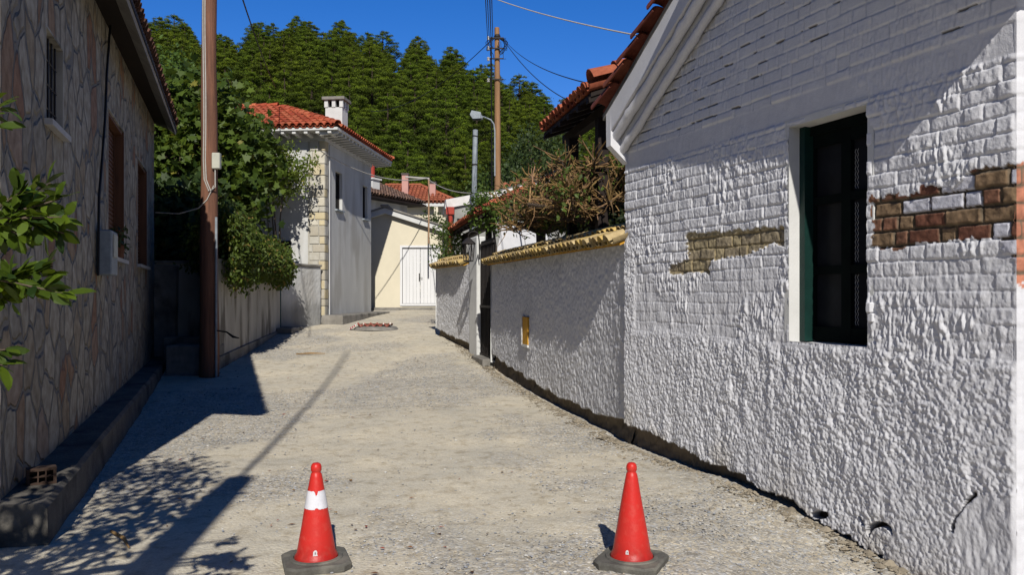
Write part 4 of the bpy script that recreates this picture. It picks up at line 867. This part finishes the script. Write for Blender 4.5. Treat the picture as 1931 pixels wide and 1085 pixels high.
e.build('stack', M['plain'], ch); e = MB(); e.box(cx-.36, cx+.36, cy_-.36, cy_+.36, 7.622, 7.72, bev=.01); e.build('cap', M['conc'], ch)
e = MB(); e.box(cx-.17, cx+.17, cy_-.17, cy_+.17, 7.40, 7.62); e.build('flue', M['dark'], ch)

# ------------------------------------------------------------------ cream garage
t = thing('garage', 'cream gabled garage with white double doors at the end of the street', 'garage', (-4.72, 29.7, 0), math.radians(2))
b = MB(); dx0, dx1 = .62, 1.95
b.box(-2.1, dx0, 0, .2, .6, 3.95); b.box(dx1, 2.1, 0, .2, .6, 3.95); b.box(dx0, dx1, 0, .2, 3.34, 3.95); b.box(dx0, dx1, 0, .2, .6, 1.24)
b.poly([(-2.1, 0, 3.95), (2.1, 0, 3.95), (0, 0, 4.62)], (0, .2, 0)); b.box(1.9, 2.1, .2, 5, .6, 3.95); b.box(-2.1, -1.9, .2, 5, .6, 3.95); b.build('wall', M['cream'], t)
b = MB(); 
for s in (-1, 1): b.poly([(0, -.22, 4.60), (s*2.35, -.22, 3.85), (s*2.35, -.22, 4.05), (0, -.22, 4.80)], (0, 5.3, 0))
b.build('roof_slab', M['plain'], t)
b = MB()
for s in (-1, 1): b.poly([(0, -.28, 4.805), (s*2.42, -.28, 4.035), (s*2.42, -.28, 4.085), (0, -.28, 4.87)], (0, 5.4, 0))
b.box(-.16, .16, -.32, 5.0, 4.83, 4.92, bev=.03); b.build('roof_sheet', M['conc'], t)
dd = bpy.data.objects.new('double_door', None); C.objects.link(dd); dd.parent = t
b = MB(); b.box(dx0-.08, dx0, -.03, .12, 1.16, 3.42); b.box(dx1, dx1+.08, -.03, .12, 1.16, 3.42); b.box(dx0, dx1, -.03, .12, 3.34, 3.42); b.box(dx0, dx1, -.05, .15, 1.16, 1.24); b.build('frame', M['whitep'], dd)
for k_ in range(2):
    xm = (dx0+dx1)/2; a_, c_ = (dx0+.01, xm-.006) if k_ == 0 else (xm+.006, dx1-.01); b = MB(); n_ = 5
    for i in range(n_): w = (c_-a_)/n_; b.box(a_+i*w+.003, a_+(i+1)*w-.003, .04, .075, 1.25, 3.33)
    b.build('door_leaf', M['whitep'], dd)
e = MB(); e.box(xm-.05, xm-.015, .02, .042, 2.08, 2.38); e.tube([(xm-.03, .02, 2.22), (xm-.03, -.04, 2.22), (xm+.10, -.04, 2.21)], .012, 6); e.build('handle', M['blk'], dd)
tag(MB().box(-6.6, -2.0, 29.0, 29.75, .6, 1.10, bev=.03).build('garage_apron', M['conc']), 'worn concrete apron in front of the cream garage', 'apron')
# ------------------------------------------------------------------ houses beyond
GT = [(.24, .15, .11), (.20, .12, .09), (.28, .17, .12), (.16, .11, .09)]
e0, e1 = Vector((-6.7, 32.6, 0)), Vector((-4.06, 37.6, 0)); L_, an = fr(e0, e1); t = thing('tiled_house', 'low house with a weathered brown tile roof behind the garage', 'house', e0, an)
b = MB(); b.box(-6, -.55, .3, L_-.75, .8, 5.75); b.build('wall', M['grayp'], t)
rf = bpy.data.objects.new('roof', None); C.objects.link(rf); rf.parent = t
b = MB(); b.tiles((.0, 0, 5.86), (0, 1, 0), (-.93, 0, .37), 28, 10, .2, .34, .09, GT); b.build('roof_tiles', M['tile'], rf, smooth=True)
b = MB(); b.poly([(.03, 0, 5.80), (-3.2, 0, 7.08), (-6.4, 0, 5.80), (-6.4, 0, 5.74), (.03, 0, 5.74)], (0, L_, 0)); b.build('roof_deck', M['dwood'], rf)
c = MB(); c.box(-1.35, -.85, 2.7, 3.2, 5.8, 6.72); c.box(-1.42, -.78, 2.63, 3.27, 6.72, 6.80); c.build('chimney', M['plain'], rf)
c = MB(); c.lathe([(.13, 6.8), (.13, 7.45), (.16, 7.5), (.16, 7.58), (.1, 7.62), (0, 7.62)], 12, (-1.1, 2.95, 0)); c.build('chimney_pot', M['redp'], rf)
t = thing('red_roof_house', 'distant house with orange red hip roof and two pink chimneys', 'house', (-7.4, 50, 0)); RT2 = [(.50, .16, .08), (.44, .13, .07)]
b = MB(); b.box(-3.2, 3.2, .6, 4.6, 1, 7.3); b.build('wall', M['cream'], t)
b = MB(); b.box(-3.65, 3.85, -.05, 5.1, 7.14, 7.36); b.build('fascia', M['plain'], t)
b = MB(); hip(b, -3.8, 4.0, -.1, 5.2, 7.37, 8.75, RT2, .25, .4); b.add([(-3.8, -.1, 7.37), (4, -.1, 7.37), (4, 5.2, 7.37), (-3.8, 5.2, 7.37), (-1.1, 2.55, 8.75), (1.35, 2.55, 8.75)], [(0, 1, 5, 4), (1, 2, 5), (2, 3, 4, 5), (3, 0, 4)], (.4, .12, .07)); b.build('roof', M['tile'], t)
for cx_, zt_ in ((.55, 9.25), (2.3, 8.7)):
    c = MB(); c.box(cx_-.2, cx_+.2, .9, 1.3, 7.7, zt_, (.8, .45, .4)); c.box(cx_-.24, cx_+.24, .86, 1.34, zt_, zt_+.12, (.15, .12, .12)); c.build('chimney', M['plain'], t)
c = MB(); c.box(2.5, 2.75, -.0, .25, 3, 7.14); c.build('porch_column', M['cream'], t)
# white shed with sloping parapet
t = thing('white_shed', 'grey block shed with a white sloping roof edge behind the gate canopy', 'shed', (-1.92, 24.2, 0), math.radians(6))
b = MB(); b.poly([(0, 0, .8), (3.6, 0, .8), (3.6, 0, 4.95), (0, 0, 4.22)], (0, 2.6, 0)); b.build('wall', M['blockw'], t)
b = MB(); b.poly([(-.12, -.1, 4.19), (3.7, -.1, 4.97), (3.7, -.1, 5.22), (-.12, -.1, 4.46)], (0, 2.8, 0)); b.build('roof_edge', M['roofw'], t)
b = MB()
for i in range(9):
    p = Vector((1.75+i*.2, -.16, 4.86+i*.0405)); b.tile(p, p+Vector((0, .4, .12)), Vector((1, 0, .2)).normalized(), Vector((-.2, 0, 1)).normalized(), .10, .085, random.choice(RT), 1, 6)
b.build('roof_tiles', M['tile'], t, smooth=True)
b = MB(); b.box(.25, .55, -.02, .01, 3.75, 3.9); b.build('vent', M['dark'], t)
tag(MB().tube([(-1.86, 24.0, 1), (-1.86, 24.0, 4.0)], .07, 10).box(-1.98, -1.74, 23.88, 24.12, 4.0, 4.22).build('red_post', M['redp']), 'red painted post at the corner of the white edged shed', 'post')
# TV antenna mast like T
tag(MB().tube([(-2.95, 28.2, 3.4), (-2.95, 28.2, 5.72)], .03, 6, (.9, .6, .4)).tube([(-2.93, 28.2, 5.70), (-3.78, 28.2, 5.76)], .035, 5).build('lamp_mast', M['wcable']), 'thin T shaped mast rising above the garage roof edge', 'mast')
# ------------------------------------------------------------------ poles right
w0 = Vector((-.50, 27, .8)); t = thing('utility_pole', 'tall weathered wooden pole carrying bundled wires above the hillside', 'pole', w0)
b = MB(); b.sm = True; b.tube([(0, 0, 0), (.02, 0, 4), (0, 0, 8), (-.01, 0, 9.85)], [.135, .115, .095, .085], 12); b.build('post', M['wood2'], t)
ins = bpy.data.objects.new('bracket', None)
e = MB()
for k_, z_ in enumerate((8.05, 8.75, 9.1, 9.45)):
    e.box(-.30, .22, -.14, -.10, z_, z_+.035); e.tube([(-.22, -.14, z_+.02), (-.22, -.14, z_-.25)], .02, 5); e.tube([(.18, -.12, z_), (.3, -.12, z_+.01)], .008, 4)
e.tube([(-.32, -.2, 9.0), (-.32, -.2, 9.55)], .012, 5); e.lathe([(.09, 9.48), (.115, 9.55), (.09, 9.62)], 10); e.build('iron_brackets', M['blk'], t)
for z_ in (8.0, 8.72, 9.08, 9.42): MB().lathe([(.0, -.05), (.05, -.05), (.035, 0), (.05, .03), (.03, .07), (0, .07)], 8, (-.30, -.15, z_+.02)).build('insulator', M['marble'], t)
e = MB(); random.seed(3)
for i in range(9):
    x = random.uniform(-.28, .28); z_ = random.uniform(8.9, 9.6); e.tube([(0, -.1, 9.5)]+[(x*.5+.25*math.sin(k_*.7)*(1 if x > 0 else -1), -.14, 9.5-k_*.13*random.uniform(.6, 1.2)) for k_ in range(1, 5)]+[(x, -.12, z_-.2)], .011, 4)
e.tube([(-.20, -.15, 9.5), (-.19, -.15, 7), (-.17, -.15, 3.0), (-.14, -.15, 0)], .022, 5); e.build('cable_loops', M['cable'], t)
sl_ = bpy.data.objects.new('street_lamp', None)
l0 = w0+Vector((-.05, -.1, 6.4)); t2 = thing('street_lamp', 'grey street lamp head on a curved arm fixed to the tall wooden pole', 'street lamp', l0)
e = MB(); e.tube([(-.03, 0, -1.6), (-.03, -.02, -.1), (-.06, -.04, .14), (-.16, -.08, .28), (-.36, -.12, .36), (-.45, -.14, .38)], .025, 7); e.build('arm', M['pvc'], t2)
e = MB(); e.poly([(-.42, -.28, .30), (-.50, -.28, .50), (-.80, -.28, .56), (-.86, -.28, .42), (-.76, -.28, .28)], (0, .26, 0)); e.build('lamp_head', M['pvc'], t2)
e = MB(); e.box(-.78, -.5, -.25, -.05, .255, .285); e.build('lens', M['glass'], t2)
g0 = Vector((-1.13, 23, .7)); t = thing('metal_pipe_pole', 'grey galvanised pipe pole leaning beside the tall wooden pole', 'pole', g0); e = MB(); e.tube([(-.05, 0, 0), (.02, 0, 2.8), (.07, 0, 5.65)], [.078, .074, .072], 12); e.build('pipe', M['pvc'], t)
MB().tube([(.045, 0, 4.62), (.045, 0, 4.66)], .085, 10).build('clamp', M['blk'], t); MB().tube([(.065, 0, 5.45), (.07, 0, 5.48)], .083, 10).build('clamp', M['blk'], t)
# wires
def wire(label, P0, P1, sag, r, mat='cable', name='wire', group=None):
    P0, P1 = Vector(P0), Vector(P1); pts = [P0.lerp(P1, u)-Vector((0, 0, sag*4*u*(1-u))) for u in np.linspace(0, 1, 25)]
    tag(MB().tube(pts, r, 4, caps=False).build(name, M[mat]), label, 'wire', group)
top = w0+Vector((0, -.1, 9.45))
for i, (px, r) in enumerate(((915, .013), (919, .013), (924, .016), (928, .013))):
    wire('one of the bundled black wires running overhead to the tall wooden pole', top+Vector((-.32+i*.06, 0, -.1*i)), at(px-2, -60-0*i, 12), .1, r*.7, group='bundled overhead wires')
wire('black wire sloping from the tall pole down to the left hillside', top+Vector((-.25, 0, -.1)), at(700, 210, 40), .6, .018)
wire('black wire from the tall pole to the pergola roof', top+Vector((.2, 0, 0)), at(1140, 163, 10.5), .25, .009)
wire('steep black wire from the tall pole into the garden', top+Vector((.2, 0, -.02)), at(1085, 195, 22), .3, .014)
wire('pale wire crossing the sky to the brick house roof', at(900, -16, 14), at(1200, 66, 8.0), .06, .008, 'wcable')
wire('thin dark wire crossing the pines at upper left', at(455, -10, 12), at(520, 165, 24), .1, .012)
wire('pale wire strung between the white house corner and the tall pole', at(605, 285, 22.4), at(805, 336, 28.2), .35, .016, 'wcable')
wire('pale wire continuing from the T mast to the pergola', at(805, 336, 28.2), at(1060, 318, 12), .45, .013, 'wcable')

# ------------------------------------------------------------------ traffic cones
def cone(label, x, y, sleeve, yaw, tilt=0):
    z = G(x, y); t = thing('traffic_cone', label, 'traffic cone', (x, y, z), yaw, 'traffic cones closing the street')
    b = MB(); b.sm = True; R = lambda h_: .116-.084*(h_-.05)/.48
    prof = [(.125, .045), (.122, .06), (.112, .075)]+[(R(h_), h_) for h_ in np.linspace(.09, .51, 12)]+[(.031, .53), (.026, .537), (.026, .543), (.031, .549), (.031, .570), (.026, .585), (.018, .592), (.0001, .594)]
    V0 = len(b.v); b.lathe(prof, 40); b.v = [(vx+.004*wob(vz*3, 1), vy, vz) for vx, vy, vz in b.v]; b.c = [tuple(q_*(1-.28*float(sm((.16-p_[2])/.12))*(.5+float(noise(np.array(p_[0]*60), np.array(p_[1]*60+p_[2]*40), 3)))) for q_ in (1, 1.0, 1.0)) for p_ in b.v]; b.build('cone_body', M['cone'], t)
    b = MB(); b.sm = True; o8 = lambda s, z_, e: [(s-e, -s, z_), (s, -s+e, z_), (s, s-e, z_), (s-e, s, z_), (-s+e, s, z_), (-s, s-e, z_), (-s, -s+e, z_), (-s+e, -s, z_)]
    V = o8(.185, .0, .05)+o8(.188, .03, .05)+o8(.178, .042, .05); Fc = []
    for l_ in range(2):
        for i in range(8): Fc.append((l_*8+i, l_*8+(i+1) % 8, l_*8+8+(i+1) % 8, l_*8+8+i))
    b.add(V, Fc+[tuple(range(16, 24))]); b.lathe([(.155, .043), (.150, .050), (.132, .052), (.128, .046)], 32); b.build('base', M['rubber'], t)
    if sleeve:
        b = MB(); b.sm = True; n_ = 48; V = []; r0_ = random.Random(2)
        for k_ in range(n_):
            an = 2*math.pi*k_/n_; dd_ = abs(((an-4.62+math.pi) % (2*math.pi))-math.pi)
            tp = .437-max(0, .028-.16*max(0, dd_-.04))*(1 if dd_ < .3 else 0)+r0_.uniform(-.002, .002); bt = .335+(.008 if dd_ < .12 else 0)+r0_.uniform(-.0015, .0015)
            for h_ in (bt, tp): V.append(((R(h_)+.0016)*math.cos(an)+.004*wob(h_*3, 1), (R(h_)+.0016)*math.sin(an), h_))
        b.add(V, [(2*k_, 2*((k_+1) % n_), 2*((k_+1) % n_)+1, 2*k_+1) for k_ in range(n_)]); b.build('white_sleeve', M['refl'], t)
    # small worn sticker
    def pt(an, h_, o=.0016): return ((R(h_)+o)*math.cos(an)+.004*wob(h_*3, 1), (R(h_)+o)*math.sin(an), h_)
    an0, s_ = (-1.38-yaw, .012) if sleeve else (-1.95-yaw, .009)
    b = MB(); P = [(-1, -1.1), (1.1, -1.1), (.8, -.3), (.9, .4), (.4, 1.1), (-.5, 1.0), (-1, .4)]; V = [pt(an0+x_*s_/R(.1), .098+y_*s_*1.2) for x_, y_ in P]; b.add(V, [tuple(range(len(P)))], (.9, .85, .8)); b.build('sticker', M['refl'], t)
    b = MB(); P = [(-.3, -.6), (.3, -.6), (.35, .2), (0, .6), (-.3, .2)]; V = [pt(an0+x_*s_/R(.1), .098+y_*s_, .0024) for x_, y_ in P]; b.add(V, [tuple(range(len(P)))], (.3, .3, .3)); b.build('sticker_mark', M['refl'], t)
    return t
cone('faded red traffic cone with a torn white reflective sleeve', -1.145, 4.65, True, .35)
cone('plain red traffic cone without a white band', .70, 4.66, False, -.45)
# ------------------------------------------------------------------ small things
mx_, my_ = -3.62, 21.2; mz = G(mx_, my_); t = thing('manhole', 'raised manhole slab wrapped in red and white barrier tape', 'manhole', (mx_, my_, mz))
b = MB(); b.lathe([(.62, -.02), (.55, .05), (.45, .08), (0, .085)], 20); b.build('mortar_collar', M['conc'], t)
b = MB(); b.box(-.42, .40, -.36, .36, .085, .135, bev=.012); b.build('slab', M['brick'], t)
b = MB(); random.seed(5)
for i in range(26):
    x = -.46+i*.035; r = (i // 2) % 2; z_ = .12+.04*math.sin(i*1.3); b.add([(x, -.39-.02*math.sin(i), z_-.02), (x+.036, -.39-.02*math.sin(i+1), .12+.04*math.sin((i+1)*1.3)-.02), (x+.036, -.37, .12+.04*math.sin((i+1)*1.3)+.03), (x, -.37, z_+.03)], [(0, 1, 2, 3)], (.26, .07, .05) if r or i % 5 else (.6, .54, .48))
for i in range(10):
    x = -.46-i*.02; b.add([(x, -.38+i*.01, .10-i*.012), (x-.02, -.38+i*.01, .09-i*.012), (x-.05, -.33+i*.03, .12-i*.01), (x-.02, -.33+i*.03, .13-i*.01)], [(0, 1, 2, 3)], (.5, .03, .03) if i % 3 else (.8, .78, .76))
b.build('barrier_tape', M['tape'], t)
# hollow brick on the plinth
bp = lo+Vector((math.cos(LA)*.15-math.sin(LA)*.42, math.cos(LA)*.42+math.sin(LA)*.15, .262)); t = thing('hollow_brick', 'hollow clay brick lying on the plinth of the stone house', 'brick', bp, LA+.25)
b = MB(); b.box(-.09, .09, -.02, .07, 0, .02); b.box(-.09, .09, -.02, .07, .10, .12); b.box(-.09, -.07, -.02, .07, .02, .10); b.box(.07, .09, -.02, .07, .02, .10); b.box(-.07, .07, .05, .07, .02, .1)
for k_ in (-.025, .022): b.box(k_, k_+.008, -.019, .05, .02, .10)
b.box(-.07, .07, -.018, .05, .056, .064); b.build('brick_body', M['clay'], t)
tag(MB().tube([(-4.5, 16.6, G(-4.5, 16.6)+.02), (-4.2, 16.55, G(-4.2, 16.5)+.05), (-3.9, 16.6, G(-3.9, 16.6)+.03)], [.012, .02, .008], 6).build('stick', M['twig']), 'dry stick lying on the gravel in front of the pale wall', 'stick')
tag(MB().tube([(-2.62, 5.2, .03), (-2.45, 5.02, .04), (-2.36, 4.9, .02)], [.01, .013, .006], 6).build('stick', M['twig']), 'short broken stick in the shade near the plinth corner', 'stick')
# unseen pole behind the camera, thickness stepped to shape the long shadow
t = thing('shadow_pole', 'tall unseen pole shaped to throw the long shadow across the street', 'lamp post', (-1.45, -.95, 0)); b = MB(); b.tube([(0, 0, -.1), (0, 0, 4), (0, 0, 5.9)], [.16, .15, .13], 12); b.build('post', M['wood2'], t)
b = MB(); b.tube([(0, 0, 5.9), (0, 0, 14)], .028, 8); b.build('mast', M['pvc'], t)

# ------------------------------------------------------------------ hill and pines
RP = [(-1500, 30), (-400, 20), (250, 22), (330, 18), (400, 60), (470, 38), (545, 22), (640, 38), (720, 55), (800, 75), (880, 108), (960, 135), (1020, 165), (1090, 190), (1160, 215), (1300, 260), (1700, 330), (3000, 480)]
def hill(x, y):
    x = np.asarray(x, float); y = np.asarray(y, float); px = CX+F*x/np.maximum(y, 30)
    yr = np.interp(px, [p[0] for p in RP], [p[1] for p in RP]); zr = CH+(HY-yr)/F*150-7.7
    t_ = np.clip((y-52)/98, 0, 1); z = 1.2+(zr-1.2)*t_**.93-.25*np.clip(y-152, 0, 300)
    return z+1.2*(fbm(x*.06, y*.06, 7, 3)-.5)*t_
hx = np.linspace(-190, 120, 110); hy = np.concatenate([np.linspace(50, 160, 70), [180, 240, 400]]); X, Y = np.meshgrid(hx, hy); nn = len(hx); ii, jj = np.meshgrid(np.arange(len(hy)-1), np.arange(nn-1), indexing='ij')
Zh = hill(X, Y); Zh[0] = -1
o = mesh_np('hill', np.stack([X, Y, Zh], -1).reshape(-1, 3), np.stack([ii*nn+jj, ii*nn+jj+1, (ii+1)*nn+jj+1, (ii+1)*nn+jj], -1).reshape(-1, 4), pm('hill_soil', (.09, .075, .045), (.035, .045, .018), .25, .95), smooth=True); o['kind'] = 'structure'
protos = []
for v in range(9):
    rr = random.Random(v+50); H = 10; P = []; W = []
    nl = rr.randint(11, 14); Q = []; sq = rr.uniform(.5, .75)
    for l_ in range(nl):
        f = l_/(nl-1); z = 2.2+6.1*f; rad = (2.5*(1-f**1.7)**sq+.35)*rr.uniform(.8, 1.15); nb = int(6+10*(1-f))
        for b_ in range(nb):
            an = rr.uniform(0, 6.283); rl_ = rad*rr.uniform(.55, 1.0); cx_, cy2, cz = rl_*math.cos(an), rl_*math.sin(an), z+rr.uniform(-.35, .35)+.12*rl_
            m = int(100+110*(1-f)); s3 = .36+.36*(1-f)*rr.uniform(.6, 1.25)
            q3 = rng.normal(size=(m, 3)); q3 /= np.linalg.norm(q3, axis=1)[:, None]; q3[:, 2] = np.abs(q3[:, 2])*.9-.25; rr3 = rng.uniform(.5, 1.1, (m, 1))
            P.append(q3*rr3*np.array((s3, s3, s3*.82))+np.array((cx_, cy2, cz))); Q.append(q3+np.array((.3*math.cos(an), .3*math.sin(an), .3))); W.append(np.full(m, rr.uniform(.45, 1))*(.22+.78*sm((q3[:, 2]+.25)/.9)))  # W holds painted shading: clump tops bright, undersides dark
    m = 500; P.append(np.clip(rng.normal(size=(m, 3)), -1.6, 1.6)*np.array((.8, .8, 1.9))+np.array((0, 0, 5.2))); W.append(np.full(m, .0)); Q.append(rng.normal(size=(m, 3)))
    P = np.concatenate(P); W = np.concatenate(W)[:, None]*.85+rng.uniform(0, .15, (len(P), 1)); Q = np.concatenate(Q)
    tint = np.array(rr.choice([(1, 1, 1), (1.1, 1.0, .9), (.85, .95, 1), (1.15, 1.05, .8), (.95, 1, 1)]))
    colr = (np.array((.025, .042, .008))*(1-W)+np.array((.235, .31, .012))*W)*tint; colr *= (.5+.5*sm((P[:, 2]-2)/5))[:, None]  # shading mixed into the needle colour, sunlit tops to dark gaps
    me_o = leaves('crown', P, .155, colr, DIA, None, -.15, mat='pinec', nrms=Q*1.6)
    bt = MB(); bt.tube([(0, 0, -1), (.1, 0, 3), (0, .1, 6), (0, 0, 9)], [.2, .16, .1, .04], 6)
    for k_ in range(7): an = rr.uniform(0, 6.28); z_ = rr.uniform(1.8, 6); bt.tube([(0, 0, z_), (1.4*math.cos(an), 1.4*math.sin(an), z_+.5)], [.05, .02], 4)
    to = bt.build('trunk', M['dbark'])
    root = thing('pine_tree', 'green pine growing on the wooded hillside', 'tree', (0, 0, -50), 0, 'pines covering the hillside')
    me_o.parent = root; to.parent = root; protos.append((root, me_o, to, []))
spots = []; random.seed(12); Y = 57.0
while Y < 158:
    st = 4.3+.018*Y; x = -.50*Y-4+random.uniform(0, st)
    while x < .17*Y+4: spots.append((x+random.uniform(-1.4, 1.4), Y+random.uniform(-1.8, 1.8))); x += st
    Y += 5.2 if Y < 140 else 4.4
random.shuffle(spots); print('pines', len(spots))
if len(spots) > 298: spots = spots[:298]
used = set()
for i, (x, y) in enumerate(spots):
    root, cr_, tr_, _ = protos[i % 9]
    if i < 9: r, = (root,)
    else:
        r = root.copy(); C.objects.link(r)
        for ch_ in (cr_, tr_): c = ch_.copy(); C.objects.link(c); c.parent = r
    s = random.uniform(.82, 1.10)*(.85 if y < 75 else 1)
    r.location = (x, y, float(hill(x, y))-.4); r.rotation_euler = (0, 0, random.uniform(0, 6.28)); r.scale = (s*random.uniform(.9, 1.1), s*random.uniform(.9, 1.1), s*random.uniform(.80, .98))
# maquis on the lower slope
n = 1500; xs_ = rng.uniform(-38, 12, n); ys_ = rng.uniform(46, 84, n); k = (xs_ > -.5*ys_) & (xs_ < .18*ys_); xs_, ys_ = xs_[k], ys_[k]
cl = np.stack([xs_, ys_, hill(xs_, ys_)+rng.uniform(.3, 1.7, len(xs_))], -1); P = cloud(cl, 55, .62)
tag(leaves('undergrowth', P, .34, colmix(len(P), (.025, .045, .010), (.09, .12, .02), (.14, .11, .05), .03, 55), DIA, None, 0, mat='pinec'), 'dense dark green scrub covering the lower hillside', 'undergrowth', kind='stuff')

# ------------------------------------------------------------------ light, sky, camera
EL = math.radians(37); d = Vector((-.115, 1, -math.tan(EL)*math.hypot(1, .115))).normalized()
sun = bpy.data.lights.new('sun', 'SUN'); sun.energy = 4.4; sun.angle = math.radians(.53); sun.color = (1, .955, .88)
so = bpy.data.objects.new('sun', sun); C.objects.link(so); so.rotation_euler = d.to_track_quat('-Z', 'Y').to_euler(); so.location = (0, -10, 20)
w = bpy.data.worlds.new('World'); bpy.context.scene.world = w; w.use_nodes = True; nt = w.node_tree; bg = nt.nodes['Background']
sky = nt.nodes.new('ShaderNodeTexSky'); sky.sky_type = 'NISHITA'; sky.sun_disc = False; sky.sun_elevation = EL
td = -d; sky.sun_rotation = math.atan2(td.x, td.y); sky.altitude = 600; sky.air_density = 1.0; sky.dust_density = .15; sky.ozone_density = 2.5
hs = nt.nodes.new('ShaderNodeHueSaturation'); hs.inputs['Saturation'].default_value = 1.4
wt = nt.nodes.new('ShaderNodeTexCoord'); vd = nt.nodes.new('ShaderNodeVectorMath'); vd.operation = 'DOT_PRODUCT'; vd.inputs[1].default_value = (0, .966, .259)
mr = nt.nodes.new('ShaderNodeMapRange'); mr.interpolation_type = 'SMOOTHSTEP'; mr.inputs['From Min'].default_value = .35; mr.inputs['From Max'].default_value = .86; mr.inputs['To Min'].default_value = .42; mr.inputs['To Max'].default_value = 1.1
ml = nt.nodes.new('ShaderNodeVectorMath'); ml.operation = 'SCALE'
nt.links.new(wt.outputs['Generated'], vd.inputs[0]); nt.links.new(vd.outputs['Value'], mr.inputs['Value'])
nt.links.new(sky.outputs[0], hs.inputs['Color']); nt.links.new(hs.outputs[0], ml.inputs[0]); nt.links.new(mr.outputs[0], ml.inputs['Scale']); mt = nt.nodes.new('ShaderNodeVectorMath'); mt.operation = 'MULTIPLY'; mt.inputs[1].default_value = (.82, .80, 1.12); nt.links.new(ml.outputs[0], mt.inputs[0]); nt.links.new(mt.outputs[0], bg.inputs[0]); bg.inputs[1].default_value = .10
cam = bpy.data.cameras.new('camera'); co = bpy.data.objects.new('camera', cam); C.objects.link(co); co.location = (0, 0, CH); co.rotation_euler = (math.pi/2, 0, 0)
cam.sensor_width = 36; cam.lens = 36*F/1931; cam.shift_y = (HY-542.5)/1931; cam.clip_end = 2000; cam.clip_start = .05
sc = bpy.context.scene; sc.camera = co; sc.cycles.diffuse_bounces = 1; sc.view_settings.view_transform = 'Standard'; sc.view_settings.look = 'None'; sc.view_settings.exposure = 0
